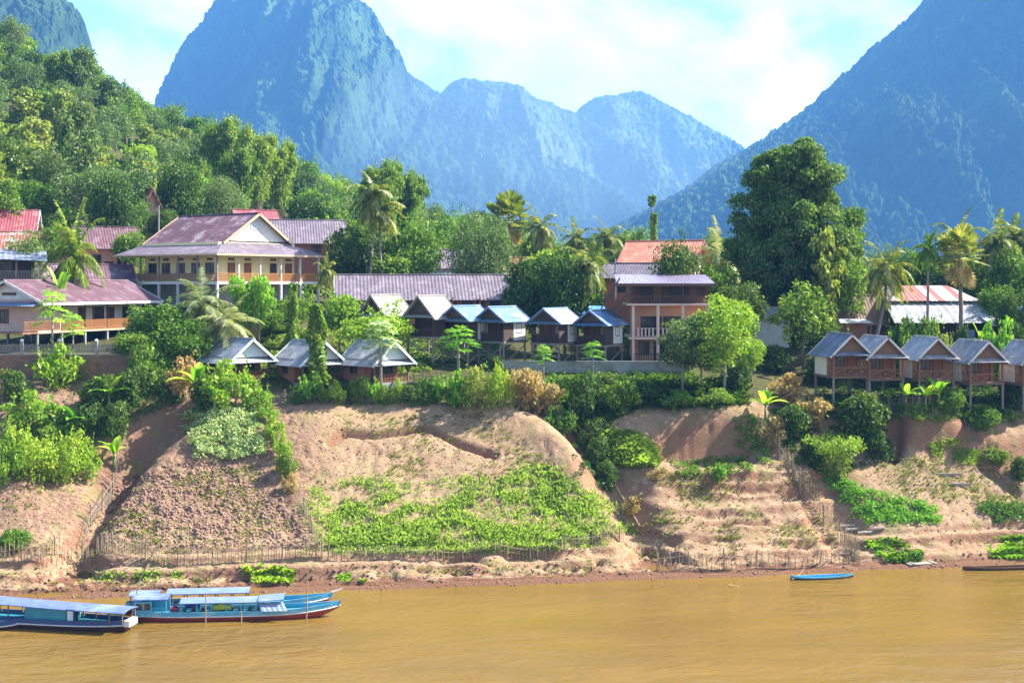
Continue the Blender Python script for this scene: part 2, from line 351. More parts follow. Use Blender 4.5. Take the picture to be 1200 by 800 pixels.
# ------------------------------------------------------------------ terrain
COLS = {   # column of the view: (distance, row) pairs up the bank, then (distance, height) pairs behind it
    0: ([(99.8, 705), (102.5, 687), (106, 658), (113, 570), (118, 520), (124, 455), (128.2, 442)], [(128.9, 16.8), (135, 16.9), (150, 17.8), (158, 19.5), (165, 23), (200, 34), (250, 51), (300, 69), (340, 84), (380, 92), (460, 60)]),
    100: ([(100.9, 701), (103, 685), (107, 656), (113, 600), (118, 545), (124, 470), (128.2, 445)], [(128.9, 16.7), (135, 16.9), (150, 18.0), (158, 20), (165, 23), (200, 32), (250, 46), (300, 60), (340, 70), (380, 74), (460, 50)]),
    170: ([(101.5, 699), (103.5, 683), (107, 656), (112, 603), (117, 545), (121, 503), (125, 462), (129, 446)], [(133, 16.3), (138, 17.2), (150, 18.4), (158, 20.4), (165, 22.5), (200, 29.5), (250, 40.5), (300, 52), (340, 60), (380, 61), (460, 40)]),
    240: ([(102, 697), (104, 682), (107, 657), (112, 602), (118, 543), (122, 502), (125, 470), (129.5, 445)], [(134, 15.8), (140, 18.2), (146, 19.8), (165, 22), (200, 28), (250, 37), (300, 48), (340, 53), (380, 53), (460, 38)]),
    330: ([(102.9, 694), (105, 678), (107.2, 657), (113, 600), (118, 545), (124.5, 482), (127.5, 468), (130.5, 446)], [(135, 15.6), (141, 18), (147, 19.5), (165, 21.5), (200, 26), (250, 32), (300, 41), (340, 45), (380, 45), (460, 33)]),
    430: ([(103.9, 690), (106, 673), (108, 655), (113, 603), (118.5, 548), (126.5, 477), (128.5, 468), (131, 448)], [(136, 15.2), (141, 15.7), (148, 17), (156, 19.2), (165, 20.5), (200, 23), (250, 28), (300, 34), (340, 38), (380, 38), (460, 28)]),
    550: ([(105, 686.5), (107, 669), (109, 651), (113, 611), (119, 546), (127.5, 473), (131.5, 452)], [(136, 15.1), (141, 15.6), (148, 16.5), (156, 19.2), (170, 20), (200, 22), (250, 25), (300, 29), (340, 31), (380, 31), (460, 24)]),
    650: ([(106, 683), (108, 667), (110, 648), (114, 606), (119, 550), (124, 508), (128.5, 473), (133, 448)], [(138, 15.4), (150, 16), (158, 18.5), (175, 20), (200, 21), (250, 23), (300, 26), (340, 27), (380, 27), (460, 22)]),
    750: ([(107.3, 679), (109.3, 662), (111.5, 645), (116, 600), (120, 560), (124, 518), (129, 472), (134.5, 441)], [(139, 15.5), (150, 16), (160, 18.5), (175, 20), (200, 20.5), (250, 22), (300, 24), (340, 25), (380, 25), (460, 20)]),
    850: ([(108.3, 675.5), (110.3, 658), (113, 640), (117, 601), (120.5, 560), (122.6, 543), (125.3, 492), (128.5, 470), (134.5, 443)], [(139, 15), (150, 16), (160, 18), (175, 19), (200, 20), (250, 20), (340, 22), (460, 18)]),
    950: ([(110, 670), (112, 653), (114.5, 637), (118, 598), (121, 562), (124, 527), (127, 495), (131, 466)], [(136, 13.4), (142, 15), (150, 16.3), (165, 18), (200, 19), (340, 20), (460, 18)]),
    1050: ([(111.2, 667), (113, 652), (115, 633), (119, 595), (123.5, 545), (126, 515), (127.8, 490), (131, 470)], [(136, 13.3), (142, 15), (150, 16.4), (165, 17.5), (200, 18.5), (340, 20), (460, 18)]),
    1200: ([(113.5, 660), (115.5, 646), (117.5, 628), (121, 590), (125, 545), (128, 510), (130, 485), (132, 468)], [(137, 13.4), (142, 15), (150, 16.4), (165, 17.5), (200, 18.5), (340, 20), (460, 18)]),
}
DG = np.arange(0, 900, 0.2)
SK = np.array(sorted(COLS), float)
_rows = []
for s in sorted(COLS):
    a, b = COLS[s]
    dd = [0, a[0][0] - 25, a[0][0] - 4] + [p[0] for p in a] + [p[0] for p in b] + [620, 900]
    zz = [-3, -3, -0.9] + [H - (p[1] - HY) * p[0] / F for p in a] + [p[1] for p in b] + [14, 12]
    z = np.interp(DG, dd, zz)
    k = np.exp(-0.5 * (np.arange(-8, 9) * 0.2 / 0.45) ** 2); k /= k.sum()
    _rows.append(np.convolve(np.pad(z, 8, mode='edge'), k, mode='valid'))
ZT = np.array(_rows)

def base_z(x, y):
    x, y = np.broadcast_arrays(np.asarray(x, float), np.asarray(y, float))
    s = np.where(y > 30, 600 + x * F / np.maximum(y, 30), 600 + x * F / 30)
    s = np.clip(s, SK[0], SK[-1] - 1e-3)
    i = np.clip(np.searchsorted(SK, s, side='right') - 1, 0, len(SK) - 2)
    t = (s - SK[i]) / (SK[i + 1] - SK[i]); t = t * t * (3 - 2 * t)
    q = np.clip(y / 0.2, 0, len(DG) - 2.001); j = q.astype(int); u = q - j
    a = ZT[i, j] * (1 - u) + ZT[i, j + 1] * u
    b = ZT[i + 1, j] * (1 - u) + ZT[i + 1, j + 1] * u
    return a * (1 - t) + b * t

_dd = np.arange(92, 480, 0.2)
def ray_hit(zf, px, py, dd=_dd):
    px = np.atleast_1d(np.asarray(px, float)); py = np.atleast_1d(np.asarray(py, float))
    out = np.zeros((len(px), 3))
    for a in range(0, len(px), 1500):
        sx = (px[a:a + 1500, None] - 600) / F; sz = -(py[a:a + 1500, None] - HY) / F
        X = sx * dd; Y = np.broadcast_to(dd, X.shape); Zr = H + sz * dd
        ok = zf(X, Y) >= Zr
        k = np.where(ok.any(1), ok.argmax(1), len(dd) - 1)
        r = np.arange(len(k)); k0 = np.maximum(k - 1, 0)
        f1 = zf(X[r, k], Y[r, k]) - Zr[r, k]; f0 = zf(X[r, k0], Y[r, k0]) - Zr[r, k0]
        t = np.clip(-f0 / np.where(np.abs(f1 - f0) < 1e-9, 1, f1 - f0), 0, 1)
        out[a:a + 1500] = np.stack([X[r, k0] + (X[r, k] - X[r, k0]) * t, dd[k0] + (dd[k] - dd[k0]) * t, Zr[r, k0] + (Zr[r, k] - Zr[r, k0]) * t], 1)
    return out

def poly_dist(x, y, pts):
    best = np.full(np.shape(x), 1e9)
    for (x0, y0), (x1, y1) in zip(pts[:-1], pts[1:]):
        dx, dy = x1 - x0, y1 - y0
        t = np.clip(((x - x0) * dx + (y - y0) * dy) / (dx * dx + dy * dy + 1e-9), 0, 1)
        best = np.minimum(best, np.hypot(x - x0 - t * dx, y - y0 - t * dy))
    return best

FEAT = []   # (polyline in world, depth, width, power)
def feat(pix, depth, width, pw=2):
    w = ray_hit(base_z, [p[0] for p in pix], [p[1] for p in pix])
    FEAT.append(([(a[0], a[1]) for a in w], depth, width, pw))
feat([(90, 660), (97, 630), (118, 592), (140, 548), (165, 508)], -1.7, 1.3)
feat([(138, 540), (160, 512), (200, 482)], -2.6, 2.3)
feat([(768, 640), (748, 606), (722, 570), (700, 530), (680, 500)], -2.1, 1.9)
feat([(560, 478), (630, 508), (672, 545)], 1.2, 2.0)
feat([(230, 520), (270, 500), (300, 520)], 1.0, 2.0)
feat([(985, 600), (965, 565), (975, 525), (1015, 505)], -1.5, 2.2)
feat([(1075, 500), (1110, 505)], 1.5, 1.6, 4)
feat([(1160, 515), (1200, 505)], 1.0, 2.0, 4)
feat([(1150, 545), (1172, 560), (1190, 575)], -0.7, 0.5)
feat([(785, 515), (830, 508), (866, 512)], -2.4, 1.7)
feat([(388, 520), (402, 508), (440, 512), (505, 503), (545, 522), (580, 532)], -0.95, 0.34, 2)
feat([(770, 560), (850, 556), (940, 552)], 0.7, 1.6)
feat([(100, 690), (92, 668), (105, 650)], -0.5, 0.25)
feat([(1046, 525), (1050, 500)], -1.6, 0.8)
feat([(700, 650), (690, 625), (640, 590)], -0.3, 0.5)
feat([(1000, 655), (970, 620), (930, 560), (895, 500)], -0.5, 0.9)

def smooth01(a, b, x):
    t = np.clip((x - a) / (b - a), 0, 1); return t * t * (3 - 2 * t)

def full_z(x, y):
    z = base_z(x, y).copy()
    near = smooth01(97, 104, y) * (1 - smooth01(129, 134, y))
    for pts, dep, wd, pw in FEAT:
        d = poly_dist(x, y, pts); z = z + dep * np.exp(-(d / wd) ** pw) * near
    # washed-out shelves near the water and strata on the right hand mound
    s = 600 + x * F / np.maximum(y, 30)
    lowb = smooth01(0.1, 0.35, z) * (1 - smooth01(2.2, 2.8, z))
    strata = smooth01(740, 790, s) * (1 - smooth01(960, 1010, s)) * smooth01(1.5, 2.2, z) * (1 - smooth01(6.8, 7.6, z))
    wn = fbm(x * 0.06, y * 0.25, seed=3, oct=3) * 0.5 + fbm(x * 0.5, y * 0.5, seed=8, oct=3) * 0.16
    def steps(z, hgt, ph):
        t = z / hgt + wn * ph; f = np.floor(t); r = t - f
        r = np.where(r < 0.7, r * 0.12, 0.084 + (r - 0.7) / 0.3 * 0.916)
        return (f + r - wn * ph) * hgt
    z = z * (1 - lowb) + steps(z, 0.62, 1.0) * lowb
    z = z * (1 - strata * 0.45) + steps(z + 0.5 * fbm(x * 0.09, y * 0.09, seed=12, oct=3), 1.35, 0.6) * strata * 0.45
    zz = z + fbm(x * 0.07, y * 0.12, seed=13, oct=4) * 0.5
    z = z + (0.5 * strata + 0.22 * lowb) * fbm(x * 0.11, zz * 1.7, seed=14, oct=4)
    for k, lv in enumerate((0.42, 0.85, 1.5, 2.9, 4.2, 5.4)):
        m = smooth01(-0.12, 0.12, fbm(x * 0.09, y * 0.03, seed=60 + k, oct=3)) * (lowb if lv < 2.4 else strata)
        z = z - 0.5 * m * np.exp(-((zz + 0.2 * fbm(x * 0.6, y * 0.6, seed=70 + k, oct=2) - lv) / 0.12) ** 2)
    clod = smooth01(95, 130, s) * (1 - smooth01(345, 375, s)) * smooth01(2.2, 3, z) * (1 - smooth01(8.5, 10, z))
    e = smooth01(0.0, 0.4, z) * near
    z = z + e * (fbm(x * 0.22, y * 0.22, seed=21, oct=4) * 0.45 * (1 - 0.5 * lowb) + fbm(x * 1.3, y * 1.3, seed=5, oct=3) * (0.09 - 0.06 * lowb + 0.12 * clod) - clod * 0.22 * np.abs(vnoise(x * 1.7, y * 1.5, seed=9)))
    rill = np.abs(fbm(x * 0.55, y * 0.12, seed=31, oct=3))
    z = z - e * (1 - smooth01(0.0, 0.09, rill)) * 0.16
    z = z + smooth01(150, 175, y) * fbm(x * 0.03, y * 0.03, seed=41, oct=4) * 3
    return z

def geo(a, b, n):
    return list(np.sign(b) * np.geomspace(abs(a), abs(b), n))
xs = np.array(sorted(set(geo(-62, -7000, 29)[1:] + list(np.arange(-62, 62.01, 0.25)) + geo(62, 7000, 29)[1:])))
ys = np.array([-300, -100, 0, 50, 80, 90, 94] + list(np.arange(96, 133, 0.18)) + list(np.arange(133, 160, 0.5)) + list(np.arange(160, 400, 3)) + list(np.arange(400, 700, 15)) + [750, 850, 1000, 1300, 1700, 2400, 3300, 4500, 7000])
GX, GY = np.meshgrid(xs, ys)
GZ = full_z(GX, GY)
def tz(x, y):
    x, y = np.broadcast_arrays(np.asarray(x, float), np.asarray(y, float))
    i = np.clip(np.searchsorted(xs, x) - 1, 0, len(xs) - 2); j = np.clip(np.searchsorted(ys, y) - 1, 0, len(ys) - 2)
    u = (x - xs[i]) / (xs[i + 1] - xs[i]); v = (y - ys[j]) / (ys[j + 1] - ys[j])
    return (GZ[j, i] * (1 - u) + GZ[j, i + 1] * u) * (1 - v) + (GZ[j + 1, i] * (1 - u) + GZ[j + 1, i + 1] * u) * v
def hit(px, py): return ray_hit(tz, px, py)
def hit1(px, py): return Vector(hit([px], [py])[0])
def at(px, d, dz=0.0):
    x = (px - 600) * d / F
    return Vector((x, d, float(tz(x, d)) + dz))

def grid_faces(nu, nv):
    a = np.arange(nu * nv).reshape(nv, nu)
    return np.stack([a[:-1, :-1].ravel(), a[:-1, 1:].ravel(), a[1:, 1:].ravel(), a[1:, :-1].ravel()], 1)

def ground_mat():
    m, nt, out = newmat('river_earth'); L = nt.links.new
    b = N(nt, 'ShaderNodeBsdfPrincipled', i_Roughness=0.95); b.inputs['Specular IOR Level'].default_value = 0.1; L(b.outputs[0], out.inputs[0])
    g = N(nt, 'ShaderNodeNewGeometry')
    sp = N(nt, 'ShaderNodeSeparateXYZ'); L(g.outputs['Position'], sp.inputs[0])
    sn = N(nt, 'ShaderNodeSeparateXYZ'); L(g.outputs['Normal'], sn.inputs[0])
    def noise(sc, det=6, ro=0.6, st=(1, 1, 1)):
        mp = N(nt, 'ShaderNodeMapping'); mp.inputs['Scale'].default_value = st; L(g.outputs['Position'], mp.inputs[0])
        n = N(nt, 'ShaderNodeTexNoise', i_Scale=sc, i_Detail=det, i_Roughness=ro); L(mp.outputs[0], n.inputs['Vector']); return n.outputs[0]
    n1, n2, n3 = noise(0.35), noise(2.2, 8, 0.7), noise(7.0, 8, 0.75)
    c = ramp(nt, n1, [(0.3, (0.48, 0.32, 0.19)), (0.55, (0.41, 0.262, 0.15)), (0.75, (0.36, 0.2, 0.118))]).outputs[0]
    c = mixc(nt, ramp(nt, n2, [(0.42, 0.0), (0.7, 0.7)]).outputs[0], c, (0.3, 0.19, 0.118))
    c = mixc(nt, ramp(nt, n3, [(0.5, 0.0), (0.75, 0.55)]).outputs[0], c, (0.5, 0.37, 0.245))
    # reddish raw soil on the steep broken faces
    c = mixc(nt, ramp(nt, sn.outputs[2], [(0.52, 0.75), (0.78, 0.0)]).outputs[0], c, (0.27, 0.125, 0.075))
    ck = ramp(nt, noise(0.9, 7, 0.62, (0.45, 1, 3.2)), [(0.482, 0.0), (0.5, 0.7), (0.518, 0.0)]).outputs[0]
    c = mixc(nt, ck, c, (0.2, 0.105, 0.068))
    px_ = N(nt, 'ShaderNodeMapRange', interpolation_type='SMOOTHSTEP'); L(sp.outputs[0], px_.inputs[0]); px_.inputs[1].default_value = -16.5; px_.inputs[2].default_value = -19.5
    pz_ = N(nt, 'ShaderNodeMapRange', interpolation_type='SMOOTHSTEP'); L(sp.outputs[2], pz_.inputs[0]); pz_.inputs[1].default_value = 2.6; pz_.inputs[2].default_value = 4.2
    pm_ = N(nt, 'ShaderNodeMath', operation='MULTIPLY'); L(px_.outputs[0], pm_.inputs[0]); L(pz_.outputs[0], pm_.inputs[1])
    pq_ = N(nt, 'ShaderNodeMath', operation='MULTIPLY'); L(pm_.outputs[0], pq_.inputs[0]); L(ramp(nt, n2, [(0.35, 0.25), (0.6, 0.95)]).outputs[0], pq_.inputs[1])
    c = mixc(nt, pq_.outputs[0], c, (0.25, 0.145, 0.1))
    # sparse weeds
    gn = N(nt, 'ShaderNodeMath', operation='MULTIPLY'); L(noise(0.5, 5, 0.6), gn.inputs[0]); L(noise(3.5, 6, 0.7), gn.inputs[1])
    c = mixc(nt, ramp(nt, gn.outputs[0], [(0.27, 0.0), (0.36, 0.65)]).outputs[0], c, (0.19, 0.22, 0.055))
    # wet mud at the water's edge
    a = N(nt, 'ShaderNodeMath', operation='MULTIPLY_ADD'); L(n2, a.inputs[0]); a.inputs[1].default_value = -0.5; L(sp.outputs[2], a.inputs[2])
    c = mixc(nt, ramp(nt, a.outputs[0], [(0.0, 0.9), (0.14, 0.0)]).outputs[0], c, (0.17, 0.08, 0.045))
    # leaf litter and grass on the village terrace and the hill behind
    mr = N(nt, 'ShaderNodeMapRange'); L(sp.outputs[1], mr.inputs[0]); mr.inputs[1].default_value = 126; mr.inputs[2].default_value = 133
    q = N(nt, 'ShaderNodeMath', operation='MULTIPLY_ADD'); L(n1, q.inputs[0]); q.inputs[1].default_value = 0.8; 
    q2 = N(nt, 'ShaderNodeMath', operation='MULTIPLY'); L(mr.outputs[0], q2.inputs[0]); q2.inputs[1].default_value = 0.9; L(q2.outputs[0], q.inputs[2])
    lit = ramp(nt, n2, [(0.35, (0.05, 0.075, 0.018)), (0.55, (0.10, 0.085, 0.035)), (0.7, (0.09, 0.14, 0.025))]).outputs[0]
    c = mixc(nt, ramp(nt, q.outputs[0], [(0.62, 0.0), (0.85, 1.0)]).outputs[0], c, lit)
    L(c, b.inputs['Base Color'])
    vo = N(nt, 'ShaderNodeTexVoronoi', i_Scale=2.6); wv = N(nt, 'ShaderNodeMix', data_type='VECTOR'); wv.inputs[0].default_value = 0.25
    nz = N(nt, 'ShaderNodeTexNoise', i_Scale=1.5, i_Detail=4.0); L(g.outputs['Position'], nz.inputs['Vector']); L(g.outputs['Position'], wv.inputs[4]); L(nz.outputs[1], wv.inputs[5]); L(wv.outputs[1], vo.inputs['Vector'])
    ad0 = N(nt, 'ShaderNodeMath', operation='MULTIPLY_ADD'); L(vo.outputs['Distance'], ad0.inputs[0]); xr = N(nt, 'ShaderNodeMapRange', interpolation_type='SMOOTHSTEP'); L(sp.outputs[0], xr.inputs[0]); xr.inputs[1].default_value = -17.0; xr.inputs[2].default_value = -20.5; xr.inputs[3].default_value = -0.06; xr.inputs[4].default_value = -0.75; L(xr.outputs[0], ad0.inputs[1]); L(n2, ad0.inputs[2])
    ad = N(nt, 'ShaderNodeMath', operation='MULTIPLY_ADD'); L(n3, ad.inputs[0]); ad.inputs[1].default_value = 0.5; L(ad0.outputs[0], ad.inputs[2])
    bp = N(nt, 'ShaderNodeBump', i_Strength=0.9, i_Distance=0.26); L(ad.outputs[0], bp.inputs['Height']); L(bp.outputs[0], b.inputs['Normal'])
    return m
M['earth'] = ground_mat()
tag(ob('ground', np_mesh('ground', np.stack([GX.ravel(), GY.ravel(), GZ.ravel()], 1), grid_faces(len(xs), len(ys)), True), M['earth']),
    'bare eroded earth river bank rising to the village', None, None, 'structure')

# ------------------------------------------------------------------ river
def water_mat():
    m, nt, out = newmat('muddy_water'); L = nt.links.new
    b = N(nt, 'ShaderNodeBsdfPrincipled', i_Roughness=0.05, i_IOR=1.33)
    g = N(nt, 'ShaderNodeNewGeometry')
    def noise(sc, st, det=4, ro=0.55, dist=0.0):
        mp = N(nt, 'ShaderNodeMapping'); mp.inputs['Scale'].default_value = st; L(g.outputs['Position'], mp.inputs[0])
        n = N(nt, 'ShaderNodeTexNoise', i_Scale=sc, i_Detail=det, i_Roughness=ro, i_Distortion=dist); L(mp.outputs[0], n.inputs['Vector']); return n.outputs[0]
    cl = ramp(nt, noise(0.06, (1, 2.5, 1), 5), [(0.3, (0.215, 0.125, 0.022)), (0.7, (0.155, 0.092, 0.017))]).outputs[0]
    L(cl, b.inputs['Base Color'])
    a = noise(1.5, (0.8, 1.0, 1), 5, 0.62, 0.3); c = noise(0.22, (1, 2.0, 1), 3, 0.5, 0.6)
    ad = N(nt, 'ShaderNodeMath', operation='MULTIPLY_ADD'); L(c, ad.inputs[0]); ad.inputs[1].default_value = 2.2; L(a, ad.inputs[2])
    patch = ramp(nt, noise(0.035, (0.6, 2.2, 1), 3), [(0.35, 0.15), (0.62, 1.0)]).outputs[0]
    bp = N(nt, 'ShaderNodeBump', i_Distance=0.3); L(ad.outputs[0], bp.inputs['Height'])
    st = N(nt, 'ShaderNodeMath', operation='MULTIPLY'); L(patch, st.inputs[0]); st.inputs[1].default_value = 0.5; L(st.outputs[0], bp.inputs['Strength'])
    L(bp.outputs[0], b.inputs['Normal']); L(b.outputs[0], out.inputs[0]); return m
w = MB(); w.add([(-2900, -290, 0), (2900, -290, 0), (2900, 150, 0), (-2900, 150, 0)], [(0, 1, 2, 3)])
M['water'] = water_mat()
tag(w.build('river_water', M['water']), 'calm muddy brown river', None, None, 'structure')

# ------------------------------------------------------------------ mountains
def mountain_mat(name, rock, g1, g2):
    m, nt, out = newmat(name); L = nt.links.new
    b = N(nt, 'ShaderNodeBsdfDiffuse'); L(b.outputs[0], out.inputs[0])
    g = N(nt, 'ShaderNodeNewGeometry')
    def noise(sc, det=6, st=(1, 1, 1)):
        mp = N(nt, 'ShaderNodeMapping'); mp.inputs['Scale'].default_value = st; L(g.outputs['Position'], mp.inputs[0])
        n = N(nt, 'ShaderNodeTexNoise', i_Scale=sc, i_Detail=det, i_Roughness=0.65); L(mp.outputs[0], n.inputs['Vector']); return n.outputs[0]
    c = ramp(nt, noise(0.016), [(0.35, g1), (0.7, g2)]).outputs[0]
    c = mixc(nt, ramp(nt, noise(0.0032), [(0.45, 0.0), (0.65, 0.6)]).outputs[0], c, tuple(v * 1.5 for v in g2))
    sn = N(nt, 'ShaderNodeSeparateXYZ'); L(g.outputs['Normal'], sn.inputs[0])
    rk = N(nt, 'ShaderNodeMath', operation='SUBTRACT'); L(noise(0.005, 8, (1.6, 1.6, 0.35)), rk.inputs[0]); 
    h = N(nt, 'ShaderNodeMath', operation='MULTIPLY'); L(sn.outputs[2], h.inputs[0]); h.inputs[1].default_value = 0.1; L(h.outputs[0], rk.inputs[1])
    c = mixc(nt, ramp(nt, rk.outputs[0], [(0.63, 0.0), (0.68, rock)]).outputs[0], c, (0.5, 0.43, 0.36))
    L(c, b.inputs[0])
    bp = N(nt, 'ShaderNodeBump', i_Strength=1.0, i_Distance=9.0); L(noise(0.075, 6), bp.inputs['Height']); L(bp.outputs[0], b.inputs['Normal'])
    return m
def mountain(name, label, sil, dr, db, seed, material, cell=9.0, prof=0.75, nv=300, step=0.95, relief=60.0, zb=8.0, skew=0.0):
    dr, db, relief, skew, cell = dr * 3.5, db * 3.5, relief * 3.5, skew * 3.5, cell * 1.75      # kilometres away
    sx = np.array([p[0] for p in sil], float); sy = np.array([p[1] for p in sil], float)
    u = np.arange(sx[0], sx[-1], step)
    zr = H - (np.interp(u, sx, sy) - HY) * dr / F
    zr = zr + fbm(u * 0.06, u * 0 + seed, seed=seed, oct=3) * 3.0 * dr / F
    zr = np.maximum(zr, zb - 4)
    v = np.concatenate([np.linspace(0, 1, nv), np.linspace(1, 1.5, 28)[1:]])
    U, V = np.meshgrid(u, v); ZR = np.broadcast_to(zr, U.shape)
    g = np.where(V <= 1, np.clip(V, 0, 1) ** prof, 1 - ((V - 1) / 0.5) ** 1.5 * 1.0)
    g = np.where(V <= 1, 0.5 * g + 0.5 * (1 - np.cos(PI * np.clip(V, 0, 1))) / 2, g)
    X = (U - 600) * dr / F + skew * (V - 1); Z = zb + (ZR - zb) * g
    D = db + (dr - db) * V
    k = 1 / (dr * 0.16)
    env = np.sin(np.clip(V, 0, 1) * PI) ** 0.7
    rdg = 1 - np.abs(fbm(X * k * 1.3, Z * k * 0.3, D * k * 0.15, seed=seed + 50, oct=6, gain=0.55)) * 2.4
    D = D - relief * env * (rdg + 0.6 * fbm(X * k * 3.2, Z * k * 0.8, seed=seed + 60, oct=5))
    X = X + relief * 0.3 * env * fbm(X * k, Z * k, seed=seed + 70, oct=4)
    cb = canopy(X / cell, D / cell * 0.8, Z / cell, seed) + 0.5 * canopy(X / cell * 2.3, D / cell * 2, Z / cell * 2.3, seed + 9)
    Z = Z + (cb - 1.0) * cell * 1.5; D = D - cb * cell * 1.1
    Vt = np.stack([X.ravel(), D.ravel(), Z.ravel()], 1)
    return tag(ob(name, np_mesh(name, Vt, grid_faces(len(u), len(v)), True), material), label, None, None, 'structure')
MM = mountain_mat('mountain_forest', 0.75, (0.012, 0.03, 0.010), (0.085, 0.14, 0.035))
MM2 = mountain_mat('mountain_forest_sunlit', 0.9, (0.03, 0.065, 0.016), (0.2, 0.27, 0.07))  # lighter greens than the other peaks, sunlit slopes put into the colour
mountain('mountain', 'tall blunt karst peak in blue haze', [(85, 330), (145, 250), (185, 165), (206, 112), (215, 85), (228, 56), (237, 48), (245, 30), (261, 8), (278, -12), (300, -25), (345, -20), (375, -2), (400, 14), (418, 22), (428, 45), (438, 72), (455, 84), (470, 92), (490, 101), (515, 113), (545, 135), (600, 175), (660, 230), (720, 300)], 1300, 830, 1, MM, 9, 0.6, relief=120, skew=-160)
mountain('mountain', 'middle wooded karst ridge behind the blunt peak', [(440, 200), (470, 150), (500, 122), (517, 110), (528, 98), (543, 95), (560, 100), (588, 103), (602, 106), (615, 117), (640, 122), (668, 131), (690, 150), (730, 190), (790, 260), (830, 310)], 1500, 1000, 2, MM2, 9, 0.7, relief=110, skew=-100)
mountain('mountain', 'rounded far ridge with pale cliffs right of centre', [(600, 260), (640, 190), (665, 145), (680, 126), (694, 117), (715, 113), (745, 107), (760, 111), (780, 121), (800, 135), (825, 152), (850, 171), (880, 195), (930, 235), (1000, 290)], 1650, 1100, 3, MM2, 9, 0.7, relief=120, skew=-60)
mountain('mountain', 'steep shaded mountain filling the right edge', [(640, 330), (700, 305), (760, 268), (790, 240), (820, 212), (845, 190), (870, 176), (898, 160), (940, 128), (975, 100), (1000, 78), (1020, 58), (1050, 34), (1080, 4), (1110, -28), (1160, -62), (1230, -85), (1300, -60), (1400, 60), (1500, 200)], 1000, 640, 4, MM, 8, 0.75, relief=80, skew=110)
mountain('mountain', 'small wooded karst knoll above the left hillside', [(-160, 60), (-80, 10), (-30, -12), (10, -12), (40, -8), (62, -6), (85, 4), (98, 18), (104, 40), (106, 72), (118, 84), (150, 106), (200, 150), (260, 210)], 620, 480, 5, MM, 7, 0.5, nv=180, relief=25, zb=40)

# ------------------------------------------------------------------ foliage makers
def unit(v): return v / np.maximum(np.linalg.norm(v, axis=1, keepdims=True), 1e-9)
def leaf_quads(C, Nn, size, aspect=0.55, rng=RNG, droop=0.0):
    n = len(C); Nn = unit(Nn)
    t = unit(np.cross(Nn, rng.normal(size=(n, 3)))); b = np.cross(Nn, t)
    s = np.asarray(size)[:, None] if np.ndim(size) else np.full((n, 1), size)
    t = t * s; b = b * s * aspect
    bend = Nn * s * 0.25
    V = np.stack([C - t - bend, C + b, C + t - bend, C - b], 1)
    V[:, :, 2] -= droop * s * np.array([0, 0, 1, 0])
    return V.reshape(-1, 3), np.arange(n * 4).reshape(n, 4)

def crown_leaves(rng, W, Hc, z0, nblob, per, leaf, flat=0.75, hollow=0.45, br=(0.15, 0.26), shape=None, up=0.35, jitter=0.7):
    Vs, blobs = [], []
    for i in range(nblob):
        while True:
            q = rng.uniform(-1, 1, 3); r = np.linalg.norm(q)
            if hollow < r < 1: break
        k = 0.80
        c = np.array([q[0] * W / 2 * k, q[1] * W / 2 * k, z0 + Hc / 2 + q[2] * Hc / 2 * k])
        if shape is not None:
            f = shape((c[2] - z0) / Hc); c[0] *= f; c[1] *= f
        rb = W * rng.uniform(*br)
        blobs.append((c, rb))
        n = int(per * (rb / (W * 0.2)) ** 2)
        d = unit(rng.normal(size=(n, 3)) + np.array([0, 0, up]))
        pos = c + d * rb * (rng.uniform(0.62, 1.06, (n, 1))) * np.array([1, 1, flat])
        nn = d + rng.normal(size=(n, 3)) * jitter + np.array([0, 0, 0.3])
        V, _ = leaf_quads(pos, nn, leaf * rng.uniform(0.6, 1.3, n), 0.6, rng)
        Vs.append(V)
    V = np.concatenate(Vs)
    return V, blobs

def limbs(mb, rng, blobs, z0, h, r, lean=(0, 0), n=9, nseg=7):
    top = Vector((lean[0], lean[1], h))
    pts = [Vector((0, 0, -0.4)), Vector((lean[0] * 0.2 + rng.normal() * 0.1, lean[1] * 0.2, h * 0.3)), Vector((lean[0] * 0.6, lean[1] * 0.6 + rng.normal() * 0.15, h * 0.65)), top]
    mb.tube(pts, [r * 1.25, r, r * 0.75, r * 0.35], nseg)
    for c, rb in blobs[:n]:
        s = rng.uniform(0.35, 0.8); st = pts[1].lerp(pts[3], s)
        c = Vector(c); mid = st.lerp(c, 0.5) + Vector((0, 0, -rb * 0.3))
        mb.tube([st, mid, c], [r * 0.42, r * 0.26, r * 0.1], 5)

PROTO = {}
def proto(name, parts, h, w): PROTO[name] = (parts, h, w)
def make_tree(name, seed, W, Ht, z0, nblob, per, leaf, lm, tr=0.22, bark='bark', nl=9, lean=(0, 0), **kw):
    rng = np.random.default_rng(seed)
    kw.setdefault('jitter', 0.9)
    V, bl = crown_leaves(rng, W, Ht - z0, z0, nblob, per, leaf, **kw); Vs = [V]
    for k in range(int(nblob * 1.2)):
        c, rb = bl[rng.integers(len(bl))]; d = unit(rng.normal(size=(1, 3)) + np.array([[0, 0, 0.5]]))[0]; n = 14
        pos = c + d * rb * 1.2 * rng.uniform(0.6, 1.45, n)[:, None] + rng.normal(size=(n, 3)) * rb * 0.12
        v_, _ = leaf_quads(pos, rng.normal(size=(n, 3)) + np.array([0, 0, 0.6]), leaf * rng.uniform(0.7, 1.3, n), 0.5, rng); Vs.append(v_)
    V = np.concatenate(Vs)
    mb = MB(); limbs(mb, rng, bl, z0, z0 + (Ht - z0) * 0.55, tr, lean, nl)
    proto(name, [('trunk', mb.mesh('trunk', True), M[bark]), ('crown', np_mesh('crown', V, np.arange(len(V)).reshape(-1, 4)), M[lm])], Ht, W)

